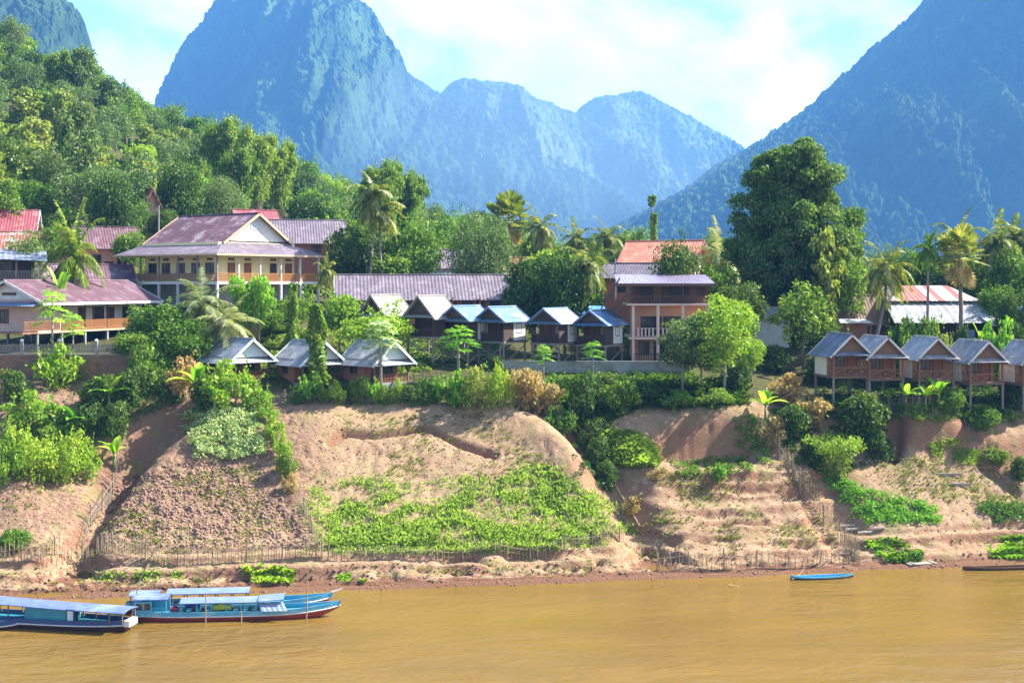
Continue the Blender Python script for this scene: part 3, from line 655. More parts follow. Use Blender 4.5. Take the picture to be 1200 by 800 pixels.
def make_bush(name, seed, W, Hb, nblob, per, leaf, lm, shoots=14, **kw):
    rng = np.random.default_rng(seed); kw.setdefault('br', (0.1, 0.24)); kw.setdefault('jitter', 1.0)
    V, bl = crown_leaves(rng, W, Hb * 1.1, -Hb * 0.2, nblob, per, leaf, hollow=0.1, **kw)
    Vs = [V]; mb = MB()
    for c, rb in bl[:8]: mb.tube([(c[0] * 0.15, c[1] * 0.15, -0.3), (c[0] * 0.5, c[1] * 0.5, c[2] * 0.5), tuple(c)], [0.05, 0.035, 0.015], 5)
    for k in range(shoots):          # straggling shoots that break the outline
        c, rb = bl[rng.integers(len(bl))]; d = unit(rng.normal(size=(1, 3)) + np.array([[0, 0, 0.9]]))[0]; n = 16
        t = rng.uniform(0.5, 1.7, n)[:, None]; pos = c + d * rb * 1.25 * t + rng.normal(size=(n, 3)) * 0.07
        v_, _ = leaf_quads(pos, rng.normal(size=(n, 3)) + np.array([0, 0, 0.6]), leaf * rng.uniform(0.7, 1.3, n), 0.5, rng); Vs.append(v_)
    V = np.concatenate(Vs)
    proto(name, [('stems', mb.mesh('stems', True), M['bark']), ('foliage', np_mesh('foliage', V, np.arange(len(V)).reshape(-1, 4)), M[lm])], Hb, W)

# broadleaf trees of the wood and the village
make_tree('round', 1, 8, 9, 1.6, 46, 190, 0.17, 'leaf_dark', 0.25)
make_tree('dark', 2, 8.5, 10.5, 2.4, 40, 170, 0.22, 'leaf_dark', 0.25, br=(0.13, 0.22))
make_tree('leafy', 3, 8, 10.5, 2.2, 38, 150, 0.23, 'leaf_mid', 0.22, br=(0.12, 0.22))
make_tree('leafy_wide', 4, 10, 9.5, 2.2, 44, 150, 0.23, 'leaf_mid', 0.25, flat=0.6)
make_tree('bright', 5, 7, 9.5, 1.8, 34, 150, 0.22, 'leaf_light', 0.18, br=(0.12, 0.21))
make_tree('golden', 6, 6.5, 11, 2.0, 34, 85, 0.34, 'leaf_yellow', 0.18, bark='bark_pale', br=(0.12, 0.2), jitter=1.0)
make_tree('grey', 7, 8.5, 11.5, 2.8, 40, 190, 0.17, 'leaf_grey', 0.25, bark='bark_pale', br=(0.11, 0.2))
make_tree('tall', 8, 8, 16, 6.0, 30, 120, 0.3, 'leaf_grey', 0.28, bark='bark_pale', br=(0.12, 0.2), jitter=1.0)
make_tree('fine', 9, 8, 9, 0.6, 60, 330, 0.11, 'leaf_grey', 0.25, flat=0.9, br=(0.14, 0.22))
make_tree('young', 10, 6.5, 10.5, 1.6, 50, 190, 0.15, 'leaf_light', 0.12, bark='bark_pale', br=(0.1, 0.19), jitter=0.9)
make_tree('young_dark', 12, 6, 9, 2.0, 40, 190, 0.15, 'leaf_grey', 0.12, bark='bark_pale', br=(0.1, 0.2))
make_tree('upright', 13, 6, 9.5, 1.5, 60, 110, 0.21, 'leaf_mid', 0.15, br=(0.06, 0.13), jitter=1.1, flat=2.0, hollow=0.2)
make_tree('layered', 14, 8, 5.5, 2.2, 30, 120, 0.2, 'leaf_light', 0.13, flat=0.35)
make_bush('bush', 20, 3, 2, 24, 150, 0.095, 'leaf_mid')
make_bush('bush_dark', 21, 3, 2.2, 24, 170, 0.09, 'leaf_dark')
make_bush('bush_light', 22, 3, 2, 22, 130, 0.10, 'leaf_light', br=(0.1, 0.18))
make_bush('bush_broad', 23, 3, 2.2, 18, 60, 0.19, 'leaf_vivid', br=(0.13, 0.22), jitter=1.0)
make_bush('bush_dry', 24, 3, 2.2, 22, 110, 0.11, 'leaf_dry', br=(0.1, 0.2), jitter=1.1)
make_bush('bush_yellow', 25, 3, 2.2, 24, 160, 0.085, 'leaf_yellow', br=(0.1, 0.18))

def big_mango():
    rng = np.random.default_rng(77)
    Vs, bl = [], []
    lobes = [((0.3, 0, 19.0), 3.0), ((-2.0, 0.5, 17.6), 2.9), ((2.4, -0.6, 17.3), 2.8), ((0.2, -1.4, 16.6), 2.9), ((-4.0, 0, 13.6), 3.3), ((0.0, -2, 12.8), 3.8), ((3.6, -0.6, 12.6), 3.6), ((-4.8, -0.5, 10.2), 3.0), ((-2.2, -2.6, 9.0), 3.6), ((2.6, -2.8, 9.2), 3.8), ((4.9, -0.4, 9.8), 3.0), ((-3.5, -0.5, 6.4), 2.8), ((0.6, -1.8, 5.2), 3.0), ((3.6, -1.4, 6.0), 2.8), ((0, 3, 12), 4.5), ((-3, 3, 9), 3.5), ((3, 3, 9), 3.5), ((0.5, 2, 17), 3)]
    for c, r in lobes:
        c = np.array(c); bl.append((c, r))
        for k in range(20):
            d = unit(rng.normal(size=(1, 3)) + np.array([[0, -0.2, 0.15]]))[0]
            cc = c + d * r * rng.uniform(0.6, 0.9); rb = r * rng.uniform(0.22, 0.48); n = int(330 * (rb) ** 1.7)
            dd = unit(rng.normal(size=(n, 3)) + np.array([0, 0, 0.4]))
            pos = cc + dd * rb * rng.uniform(0.45, 1.2, (n, 1)) * np.array([1, 1, 0.8])
            V, _ = leaf_quads(pos, dd + rng.normal(size=(n, 3)) * 0.9, 0.2 * rng.uniform(0.6, 1.3, n), 0.5, rng, 0.5); Vs.append(V)
    V = np.concatenate(Vs); mb = MB()
    limbs(mb, rng, bl, 3, 17, 0.55, (0.2, 0.3), 17, 9)
    proto('mango', [('trunk', mb.mesh('trunk', True), M['bark']), ('crown', np_mesh('crown', V, np.arange(len(V)).reshape(-1, 4)), M['leaf_mango'])], 21.5, 14)
big_mango()

def make_bamboo(name, seed, W, Ht, nc, lm, per=150, leaf=0.2):
    rng = np.random.default_rng(seed); mb = MB(); Vs = []
    for i in range(nc):
        a = rng.uniform(0, 2 * PI); b = rng.uniform(0, 0.9); hh = Ht * rng.uniform(0.7, 1.0); out = W * 0.42 * rng.uniform(0.35, 1)
        p0 = Vector((math.cos(a) * b, math.sin(a) * b, -0.3)); dr = Vector((math.cos(a), math.sin(a), 0))
        pts = [p0, p0 + dr * out * 0.15 + Vector((0, 0, hh * 0.45)), p0 + dr * out * 0.45 + Vector((0, 0, hh * 0.82)), p0 + dr * out * 0.8 + Vector((0, 0, hh)), p0 + dr * out * 1.1 + Vector((0, 0, hh * 0.93))]
        mb.tube(pts, [0.055 * min(1, Ht / 6), 0.05 * min(1, Ht / 6), 0.035 * min(1, Ht / 6), 0.02, 0.008], 5)
        n = per; t = rng.uniform(0.18 if Ht > 5 else 0.02, 1, n) ** 0.8 * 4
        k = np.minimum(t.astype(int), 3); u = (t - k)[:, None]
        A = np.array([tuple(p) for p in pts]); pos = A[k] * (1 - u) + A[k + 1] * u
        off = rng.normal(size=(n, 3)) * np.array([1, 1, 0.8]) * (0.35 + 0.45 * np.sin(t / 4 * PI))[:, None] * W * 0.085
        pos = pos + off; pos[:, 2] = np.maximum(pos[:, 2], 0.2)
        nn = rng.normal(size=(n, 3)) * 0.8 + np.array([0, 0, 0.7]) + np.array(dr) * 0.4
        V, _ = leaf_quads(pos, nn, leaf * rng.uniform(0.7, 1.4, n), 0.38, rng, 0.9); Vs.append(V)
    V = np.concatenate(Vs)
    proto(name, [('culms', mb.mesh('culms', True), M['bamboo']), ('foliage', np_mesh('foliage', V, np.arange(len(V)).reshape(-1, 4)), M[lm])], Ht, W)
make_bamboo('bamboo', 30, 9, 15, 26, 'leaf_bamboo', 620, 0.24)
make_bamboo('bamboo_bright', 31, 4.5, 6, 30, 'leaf_vivid', 190, 0.15)
make_bush('weeds', 32, 3.4, 2.2, 34, 150, 0.085, 'leaf_light', 40, br=(0.07, 0.2))
make_bamboo('weeping', 33, 4.2, 3.8, 44, 'leaf_light', 110, 0.12)
make_bamboo('reeds_dry', 34, 2.6, 2.8, 46, 'leaf_dry', 40, 0.16)

def make_vine_column(name, seed, W, Ht, lm):
    rng = np.random.default_rng(seed); n = 2600
    t = rng.uniform(0, 1, n); a = rng.uniform(0, 2 * PI, n)
    r = W / 2 * (0.55 + 0.35 * np.sin(t * 9 + 1.5 * np.cos(a)) * np.sin(3 * a + t * 4)) * (1 - 0.55 * t) * rng.uniform(0.7, 1.1, n)
    d = np.stack([np.cos(a), np.sin(a), 0 * a], 1); pos = d * r[:, None]; pos[:, 2] = t * Ht
    V, _ = leaf_quads(pos, d + rng.normal(size=(n, 3)) * 0.6 + np.array([0, 0, 0.4]), 0.14 * rng.uniform(0.7, 1.3, n), 0.6, rng, 0.4)
    mb = MB(); mb.tube([(0, 0, -0.3), (0.05, 0, Ht * 0.5), (0, 0.05, Ht * 0.97)], [0.14, 0.11, 0.06], 7)
    proto(name, [('trunk', mb.mesh('trunk', True), M['bark']), ('foliage', np_mesh('foliage', V, np.arange(len(V)).reshape(-1, 4)), M[lm])], Ht, W)
make_vine_column('vine_column', 40, 2.4, 7, 'leaf_bamboo')
make_vine_column('vine_dark', 41, 2.6, 6, 'leaf_mid')

def make_palm(name, seed, Ht, fl, nf, lm, lean=0.6, droop=0.08, nuts=True):
    rng = np.random.default_rng(seed); mb = MB()
    pts = [Vector((0, 0, -0.4)), Vector((lean * 0.45, 0, Ht * 0.3)), Vector((lean * 0.85, 0, Ht * 0.62)), Vector((lean, 0, Ht))]
    mb.tube(pts, [0.26, 0.18, 0.15, 0.14], 8)
    top = np.array([lean, 0, Ht]); V, Q = [], []
    for i in range(nf):
        az = i * 2.399 + rng.uniform(-0.25, 0.25); el = R(64 - 104 * (i / nf) ** 0.9 + rng.uniform(-10, 10)); L = fl * rng.uniform(0.85, 1.1)
        d = np.array([math.cos(az) * math.cos(el), math.sin(az) * math.cos(el), math.sin(el)]); side = np.array([-math.sin(az), math.cos(az), 0])
        ns = 13; pos = top.copy(); prev = pos
        P_ = [pos.copy()]; cur = d.copy()
        for k in range(ns):
            cur = cur + np.array([0, 0, -droop * (1 + 0.8 * k / ns)]) ; cur /= np.linalg.norm(cur); pos = pos + cur * L / ns; P_.append(pos.copy())
        for k in range(1, ns + 1):
            a, b = P_[k - 1], P_[k]; tdir = (b - a) / np.linalg.norm(b - a)
            upv = np.cross(side, tdir)
            if upv[2] < 0: upv = -upv
            # midrib
            o = len(V); wv = 0.035
            V.extend([a - side * wv, a + side * wv, b + side * wv * 0.8, b - side * wv * 0.8]); Q.append((o, o + 1, o + 2, o + 3))
            t = k / ns; ll = fl * 0.26 * (math.sin(min(1, t * 1.1 + 0.1) * PI) ** 0.5 if t < 0.82 else 0.75 - t * 0.4) + 0.1
            for q in (0, 0.5):
                p = a + (b - a) * q
                for sg in (-1, 1):
                    tip = p + side * sg * ll * 0.8 + tdir * ll * 0.55 + np.array([0, 0, -ll * rng.uniform(0.25, 0.6)]) + upv * 0.05
                    o = len(V); hw = tdir * 0.055
                    V.extend([p - hw, p + hw, (p + tip) / 2 + hw * 1.3 + upv * ll * 0.1, tip, (p + tip) / 2 - hw * 1.3 + upv * ll * 0.1]); Q.append((o, o + 1, o + 2, o + 3, o + 4))
    me = bpy.data.meshes.new('crown'); me.from_pydata([tuple(p) for p in V], [], Q); me.update()
    parts = [('trunk', mb.mesh('trunk', True), M['bark_pale']), ('crown', me, M[lm])]
    if nuts:
        nb = MB()
        for k in range(9):
            a = k * 2.4; c = Vector((lean + 0.32 * math.cos(a), 0.32 * math.sin(a), Ht - 0.25 - 0.1 * (k % 3)))
            nb.tube([c + Vector((0, 0, 0.14)), c + Vector((0, 0, 0.06)), c - Vector((0, 0, 0.06)), c - Vector((0, 0, 0.15))], [0.04, 0.12, 0.12, 0.04], 7)
        parts.append(('coconuts', nb.mesh('coconuts', True), M['rail_orange']))
    proto(name, parts, Ht + fl * 0.55, fl * 2)
make_palm('coconut', 50, 8, 3.8, 20, 'leaf_palm')
make_palm('coconut_tall', 51, 10, 3.6, 18, 'leaf_palm', 0.8)
make_palm('coconut_pale', 52, 5, 4.4, 20, 'leaf_pale', 0.3, 0.06, nuts=False)
make_palm('coconut_lean', 53, 7, 3.8, 22, 'leaf_palm', 2.2)
make_palm('coconut_gold', 54, 4, 4.2, 22, 'leaf_goldpalm', 0.3, 0.055, nuts=False)
make_palm('areca', 55, 9, 2.4, 13, 'leaf_bamboo', 0.2, nuts=False)

def make_fan_palm(name, seed, Ht, nl=34):
    rng = np.random.default_rng(seed); mb = MB(); mb.tube([(0, 0, -0.4), (0.1, 0, Ht * 0.5), (0, 0.1, Ht)], [0.24, 0.19, 0.17], 8)
    V, Q, V2, Q2 = [], [], [], []
    for i in range(nl):
        az = i * 2.399; dead = i > nl * 0.82
        el = R(80 - 125 * (i / nl)) if not dead else R(-62 + rng.uniform(-12, 12)); d = np.array([math.cos(az) * math.cos(el), math.sin(az) * math.cos(el), math.sin(el)])
        side = np.array([-math.sin(az), math.cos(az), 0]); c = np.array([0, 0, Ht]) + d * rng.uniform(1.2, 1.7); up = np.cross(side, d)
        VV, QQ = (V2, Q2) if dead else (V, Q)
        o = len(VV); VV.extend([np.array([0, 0, Ht]) - side * 0.04, np.array([0, 0, Ht]) + side * 0.04, c + side * 0.03, c - side * 0.03]); QQ.append((o, o + 1, o + 2, o + 3))
        rr = rng.uniform(0.95, 1.25)
        for k in range(17):
            a0 = R(-125 + 250 * k / 17); a1 = R(-125 + 250 * (k + 1) / 17); am = (a0 + a1) / 2
            f = lambda a, r, dz: c + (d * math.cos(a) + side * math.sin(a)) * r + up * dz - np.array([0, 0, 0.12 * r * r])
            o = len(VV); VV.extend([c, f(a0, rr * 0.72, 0.05), f(am, rr, -0.05), f(a1, rr * 0.72, 0.05)]); QQ.append((o, o + 1, o + 2, o + 3))
    def mk(n, V, Q):
        me = bpy.data.meshes.new(n); me.from_pydata([tuple(p) for p in V], [], Q); me.update(); return me
    proto(name, [('trunk', mb.mesh('trunk', True), M['bark']), ('crown', mk('crown', V, Q), M['leaf_palm']), ('dead_leaves', mk('dead_leaves', V2, Q2), M['leaf_dry'])], Ht + 2.4, 5)
make_fan_palm('fan_palm', 60, 8.5)
make_fan_palm('fan_palm_short', 61, 6.5, 40)

def make_banana(name, seed, Ht, nl, lm='leaf_vivid'):
    rng = np.random.default_rng(seed); mb = MB(); mb.tube([(0, 0, -0.3), (0.03, 0, Ht * 0.25), (0, 0, Ht * 0.5)], [0.13, 0.11, 0.07], 7)
    V, Q = [], []
    for i in range(nl):
        az = i * 2.399 + rng.uniform(-0.3, 0.3); el = R(rng.uniform(45, 82)); L = Ht * rng.uniform(0.5, 0.75); cur = np.array([math.cos(az) * math.cos(el), math.sin(az) * math.cos(el), math.sin(el)])
        side = np.array([-math.sin(az), math.cos(az), 0]); pos = np.array([0, 0, Ht * 0.48]); n = 7; o = len(V)
        for k in range(n + 1):
            t = k / n; wd = L * 0.17 * max(0.05, math.sin(PI * min(1, 0.12 + t * 0.88)) ** 0.6)
            V.extend([pos - side * wd + np.array([0, 0, wd * 0.35]), pos.copy(), pos + side * wd + np.array([0, 0, wd * 0.35])])
            cur = cur + np.array([0, 0, -0.17]); cur /= np.linalg.norm(cur); pos = pos + cur * L / n
        for k in range(n):
            b = o + k * 3; Q += [(b, b + 1, b + 4, b + 3), (b + 1, b + 2, b + 5, b + 4)]
    me = bpy.data.meshes.new('leaves'); me.from_pydata([tuple(p) for p in V], [], Q); me.update()
    proto(name, [('stem', mb.mesh('stem', True), M['stem_green']), ('leaves', me, M[lm])], Ht, Ht * 0.9)
make_banana('banana', 70, 3, 9)
make_banana('banana_small', 71, 2, 6)

def make_papaya(name, seed, Ht, nl=22, lm='leaf_vivid'):
    rng = np.random.default_rng(seed); mb = MB(); mb.tube([(0, 0, -0.3), (0.05, 0, Ht * 0.5), (0, 0, Ht * 0.92)], [0.1, 0.08, 0.05], 7)
    V, Q = [], []
    for i in range(nl):
        az = i * 2.399; el = R(65 - 75 * i / nl); L = rng.uniform(0.7, 1.05); d = np.array([math.cos(az) * math.cos(el), math.sin(az) * math.cos(el), math.sin(el)])
        side = np.array([-math.sin(az), math.cos(az), 0]); b0 = np.array([0, 0, Ht * (0.93 - 0.18 * i / nl)]); c = b0 + d * L
        o = len(V); V.extend([b0 - side * 0.02, b0 + side * 0.02, c + side * 0.02, c - side * 0.02]); Q.append((o, o + 1, o + 2, o + 3))
        fw = np.array([math.cos(az), math.sin(az), -0.35]); fw /= np.linalg.norm(fw); rr = rng.uniform(0.42, 0.6)
        for k in range(7):
            a = R(-140 + 280 * k / 6); f = lambda a, r: c + (fw * math.cos(a) + side * math.sin(a)) * r
            o = len(V); V.extend([c, f(a - 0.3, rr * 0.6), f(a, rr), f(a + 0.3, rr * 0.6)]); Q.append((o, o + 1, o + 2, o + 3))
    me = bpy.data.meshes.new('crown'); me.from_pydata([tuple(p) for p in V], [], Q); me.update()
    proto(name, [('trunk', mb.mesh('trunk', True), M['bark_pale']), ('crown', me, M[lm])], Ht, 2.4)
make_papaya('papaya', 80, 3.4)
make_papaya('papaya_big', 81, 4.2, 34, 'leaf_white')

def place(pn, loc, h, w, name, label, cat, group=None, rz=None):
    parts, h0, w0 = PROTO[pn]
    r = thing(name, label, cat, loc, random.uniform(0, 6.28) if rz is None else rz, group)
    s = w / w0; r.scale = (s, s, h / h0)
    for n, me, m in parts: ob(n, me, m, r)
    return r
def tree(pn, px, d, top, wpx, name, label, group=None, z=None, rz=None, cat='tree', sink=0.0):
    """tree at column px and distance d whose top reaches row top and whose crown is wpx wide"""
    g = at(px, d)
    if z is not None: g.z = z
    g.z -= sink
    h = H - (top - HY) * d / F - g.z
    return place(pn, g, max(h, 1.0), wpx * d / F, name, label, cat, group, rz)
def bush(pn, px, py, wpx, hpx, name, label, cat='bush', group=None, rz=None, d=None):
    g = hit1(px, py) if d is None else Vector(P(px, py, d))
    k = g.y / F
    return place(pn, g - Vector((0, 0, 0.05)), hpx * k, wpx * k, name, label, cat, group, rz)
# ------------------------------------------------------------------ building helpers
def face(side, x, y):
    a = {'front': 0, 'right': 90, 'left': -90, 'back': 180}[side]
    return Matrix.Translation((x, y, 0)) @ Matrix.Rotation(R(a), 4, 'Z')
def window(root, Mf, x, z, w, h, fm='timber_brown', pm='glass', bars=1, name='window'):
    t = 0.07; mb = MB(Mf)
    mb.box(x - w / 2 - t, x + w / 2 + t, -.07, .02, z - t, z).box(x - w / 2 - t, x + w / 2 + t, -.07, .02, z + h, z + h + t)
    mb.box(x - w / 2 - t, x - w / 2, -.066, .018, z, z + h).box(x + w / 2, x + w / 2 + t, -.066, .018, z, z + h)
    for k in range(bars):
        c = x - w / 2 + w * (k + 1) / (bars + 1); mb.box(c - .025, c + .025, -.055, .016, z, z + h)
    f = mb.build(name, M[fm], root)
    MB(Mf).box(x - w / 2, x + w / 2, -.02, .012, z, z + h).build('pane', M[pm], f)
    return f
def door(root, Mf, x, z, w, h, dm='timber_brown', fm='timber_brown'):
    o = MB(Mf).box(x - w / 2, x + w / 2, -.03, .012, z, z + h).build('door', M[dm], root)
    t = .08
    MB(Mf).box(x - w / 2 - t, x - w / 2, -.07, .02, z, z + h + t).box(x + w / 2, x + w / 2 + t, -.07, .02, z, z + h + t).box(x - w / 2, x + w / 2, -.068, .018, z + h, z + h + t).build('door_frame', M[fm], o)
    return o
SW = Matrix(((0, 1, 0, 0), (1, 0, 0, 0), (0, 0, 1, 0), (0, 0, 0, 1)))
def gable(root, span, y0, y1, z, rise, over, mt, axis='y', per=0.3, amp=0.02, th=0.06, cap=None, barge=None, gm=None, gy=None, xo=0.0, name='roof', bw=0.18):
    sl = rise / (span / 2); e = span / 2 + over; ze = z - over * sl; zr = z + rise
    Mx = Matrix.Translation((xo, 0, 0)) if axis == 'y' else SW @ Matrix.Translation((xo, 0, 0))
    n = max(2, int((y1 - y0) / per) * 2)
    mb = MB(Mx)
    mb.plate((-e, y0, ze), (-e, y1, ze), (-.01, y0, zr), (-.01, y1, zr), n, amp, th)
    mb.plate((e, y0, ze), (e, y1, ze), (.01, y0, zr), (.01, y1, zr), n, amp, th)
    rf = mb.build(name, mt, root)
    MB(Mx).tube([(0, y0 - .04, zr + .03), (0, y1 + .04, zr + .03)], 0.1, 8).build('ridge_cap', cap or mt, rf)
    if barge:
        for yy, sg in ((y0, -1), (y1, 1)):
            mb = MB(Mx)
            for sx in (-1, 1):
                mb.plate((sx * (e + .03), yy - .03, ze + .07), (sx * (e + .03), yy + .03, ze + .07), (0, yy - .03, zr + .09), (0, yy + .03, zr + .09), 1, 0, bw + .07)
            mb.build('bargeboard', barge, rf)
    if gm:
        for yy in gy:
            MB(Mx).prism([(-span / 2, z - .03), (span / 2, z - .03), (0, zr - .1)], yy, yy + .1).build('gable_wall', gm, root)
    return rf
def post(root, x, y, z0, z1, w=.14, m='timber_mid', name='post'):
    return MB().box(x - w / 2, x + w / 2, y - w / 2, y + w / 2, z0, z1).build(name, M[m], root)
def railing(root, p0, p1, z, h=.95, m='rail_orange', gap=.16, style='bal', bw=.06):
    p0, p1 = Vector((*p0, 0)), Vector((*p1, 0)); L = (p1 - p0).length; mb = MB()
    up = lambda t, q: p0.lerp(p1, t) + Vector((0, 0, z + q))
    mb.beam(up(0, h), up(1, h), .09, .07); mb.beam(up(0, .1), up(1, .1), .06, .06)
    if style == 'bal':
        n = max(2, int(L / gap))
        for i in range(1, n): mb.beam(up(i / n, .12), up(i / n, h - .03), bw, bw)
    else:
        n = max(1, round(L / 1.2))
        for i in range(n):
            a, b = i / n, (i + 1) / n
            mb.beam(up(a, .12), up(b, h - .05), .05, .05); mb.beam(up(a, h - .05), up(b, .12), .045, .045)
            if i: mb.beam(up(a, .1), up(a, h), .06, .06)
    return mb.build('railing', M[m], root)
def walls(root, x0, x1, y0, y1, z0, z1, m, name='wall'): return MB().box(x0, x1, y0, y1, z0, z1).build(name, M[m], root)

# ------------------------------------------------------------------ yellow villa
a = R(55)
def root_at(corner, lx, ly, a):
    return Vector((corner.x - (lx * math.cos(a) - ly * math.sin(a)), corner.y - (lx * math.sin(a) + ly * math.cos(a)), corner.z))
c = P(254, 297, 150); c.z = 20.0
v = thing('villa', 'large cream two storey villa with maroon gable roof and timber balcony all round', 'villa', root_at(c, -9, 0, a), a)
zf = 4.0; ze = 7.15
walls(v, -6.2, 6.2, 2.8, 15.6, zf, 8.6, 'cream'); walls(v, -6.0, 6.0, 3.0, 15.4, -1, 3.7, 'concrete', 'lower_wall')  # lower wall greyed with the concrete tone, shade below the balcony put into colour
MB().box(-8.4, 8.4, .6, 17.4, 3.7, zf).build('balcony_floor', M['trim_white'], v)
sk = MB()
o = [(-9, 0), (9, 0), (9, 18), (-9, 18)]; q = [(-5.1, 3.2), (5.1, 3.2), (5.1, 16), (-5.1, 16)]
for i in range(4):
    j = (i + 1) % 4; sk.plate((*o[i], ze), (*o[j], ze), (*q[i], 8.75), (*q[j], 8.75), 110, .02, .07)
skirt = sk.build('skirt_roof', M['tile_grey'], v)
for i in range(4):
    j = (i + 1) % 4
    f = MB().beam((o[i][0] * 1.003, o[i][1] - .02 if o[i][1] == 0 else o[i][1] + .02, ze - .07), (o[j][0] * 1.003, o[j][1] - .02 if o[j][1] == 0 else o[j][1] + .02, ze - .07), .08, .2).build('fascia', M['trim_tan'], skirt)
rf = gable(v, 10.4, 2.4, 16.6, 8.85, 3.3, .55, M['maroon_worn'], per=.28, amp=.025, cap=M['maroon'], barge=M['trim_tan'], gm=M['white'], gy=(3.1, 15.8), bw=.22)
gw = window(v, face('front', 0, 3.1), 0, 10.3, 1.5, .9, 'trim_white', 'white_blue', 2)
FR, LF = face('front', 0, 2.8), face('left', -6.2, 9.2)
for x in (-4.2, -1.6, 2.6, 5.2):
    door(v, FR, x, zf + .02, .95, 2.1, 'timber_red' if x != 2.6 else 'void', 'timber_brown')
    MB(FR).box(x - .5, x + .5, -.03, .012, zf + 2.5, zf + 2.75).build('vent', M['timber_brown'], v)
for y in (-5, -2.6, 0, 2.6, 5): # along the left side
    (window if y in (-2.6, 2.6) else window)(v, LF, y, zf + .9, 1.3, 1.25, 'timber_brown', 'glass', 1)
    MB(LF).box(y - .5, y + .5, -.03, .012, zf + 2.5, zf + 2.75).build('vent', M['timber_brown'], v)
ps = [(-8.3, .7)] + [(x, .7) for x in (-5, -1.6, 1.8, 5.1)] + [(8.3, .7), (8.3, 4), (8.3, 7.5)] + [(-8.3, y) for y in (4, 7.3, 10.6, 13.9, 17.2)]
for x, y in ps:
    post(v, x, y, zf, ze - .06, .17, 'timber_grey' if x < -8 else 'trim_white'); post(v, x, y, -3, 3.7, .24, 'trim_white', 'pillar')
railing(v, (-8.3, .7), (8.3, .7), zf); railing(v, (-8.3, .7), (-8.3, 17.2), zf, m='timber'); railing(v, (8.3, .7), (8.3, 17.2), zf)
window(v, face('front', 0, 3.0), -3, .9, 1.2, 1.3, 'timber_brown'); door(v, face('front', 0, 3.0), 1.5, 0, 1.0, 2.2)

# ------------------------------------------------------------------ pink guesthouse by the brick wall
a = R(68); c = P(47, 350, 134); c.z = 19.0
v = thing('guesthouse', 'long pale pink house with maroon roof and orange veranda rail above brick wall', 'house', root_at(c, -9.6, -.8, a), a)
walls(v, -9, 9, 1.4, 7.6, 0, 3.2, 'white'); walls(v, -9.04, -5.6, -.02, 7.64, -.1, 3.2, 'pinkwall', 'wing_wall')
MB().box(-9.1, 9.1, -.1, 7.7, -.28, -.1 - .004).build('floor_slab', M['trim_tan'], v)
MB().box(-5.6, 9.1, -.1, 1.4, -.1, 0).build('veranda_floor', M['timber'], v)
gable(v, 8.4, -9.8, 9.8, 3.2, 1.9, .85, M['maroon'], 'x', .3, .022, cap=M['maroon'], barge=M['trim_white'], gm=M['white'], gy=(-9, 8.9), xo=3.7, bw=.2)
MB().box(-9.8, 9.8, -1.42, -1.34, 2.6, 2.86).build('fascia', M['trim_white'], v)
FR = face('front', 0, 1.4)
for x, w in ((-4.6, 1.3), (-.8, .95), (1.9, 1.7), (6.9, 1.7)): window(v, FR, x, .75, w, 1.45, 'timber_brown', 'glass', 1 if w < 1.5 else 2)
door(v, FR, 4.0, .02, .95, 2.1, 'timber_brown')
for x in (-3.0, 4.9, 8.2):
    MB(FR).box(x - .5, x + .5, -.03, .012, 2.45, 2.8).build('vent', M['timber_brown'], v)
LF = face('left', -9.04, 3.7)
window(v, LF, -.6, .8, 1.0, 1.3, 'timber_brown')
mb = MB().plate((-10.6, -.6, 2.55), (-10.6, 5.6, 2.55), (-9.05, -.6, 2.95), (-9.05, 5.6, 2.95), 40, .02, .05); mb.build('awning', M['canopy_pale'], v)
MB(LF).box(-.9, .9, -.03, .012, 3.6, 3.9).build('vent', M['timber_brown'], v)
for x in (-5.5, -1.9, 1.7, 5.3, 8.95): post(v, x, 0, 0, 2.72, .16, 'timber_brown')
railing(v, (-5.5, 0), (8.95, 0), 0); railing(v, (-11.2, -.05), (-5.7, -.05), 0, m='timber')
MB().box(-11.3, -9.12, -.1, 7.6, -.25, -.1).build('side_deck', M['timber'], v)
for x in (-9, -5.4, -1.8, 1.8, 5.4, 9):
    for y in (.1, 7.2): post(v, x, y, -3.2, -.29, .22, 'concrete', 'stilt')

# ------------------------------------------------------------------ simple houses seen over the trees
def simple_house(name, label, px, py, d, a, W, Dp, hw, rise, roofm, wallm, over=.7, axis='x', wins=(), winm='timber_brown', gm=None, cat='house', per=.35, depth_below=2.5, barge=None, doors=()):
    """front centre of the wall top at (px, py, d)"""
    c = P(px, py, d); v = thing(name, label, cat, (c.x, c.y, c.z - hw), R(a))
    walls(v, -W / 2, W / 2, 0, Dp, -depth_below, hw, wallm)
    gm = gm or M[wallm]
    if axis == 'x': gable(v, Dp, -W / 2 - over, W / 2 + over, hw, rise, over, M[roofm], 'x', per, .02, barge=barge or M['timber_brown'], gm=gm, gy=(-W / 2, W / 2 - .1), xo=Dp / 2)
    else: gable(v, W, -over, Dp + over, hw, rise, over, M[roofm], 'y', per, .02, barge=barge or M['timber_brown'], gm=gm, gy=(0, Dp - .1))
    FR = face('front', 0, 0)
    for x, z, w, h in wins: window(v, FR, x, z, w, h, winm)
    for x, z, w, h in doors: door(v, FR, x, z, w, h)
    return v
simple_house('house', 'house with bright red corrugated roof at the left edge of the village', -6, 268, 172, 14, 9, 7, 2.8, 2.6, 'red_roof', 'white', wins=((-2, .9, 1.2, 1.1), (2, .9, 1.2, 1.1)), barge=M['trim_white'])
simple_house('house', 'low house with faded red roof just below the bright red one', 20, 290, 163, 14, 12, 6, 2.4, 2.0, 'rust', 'salmon', wins=((-3, .8, 1.1, 1.1), (3.4, .8, 1.1, 1.1)))
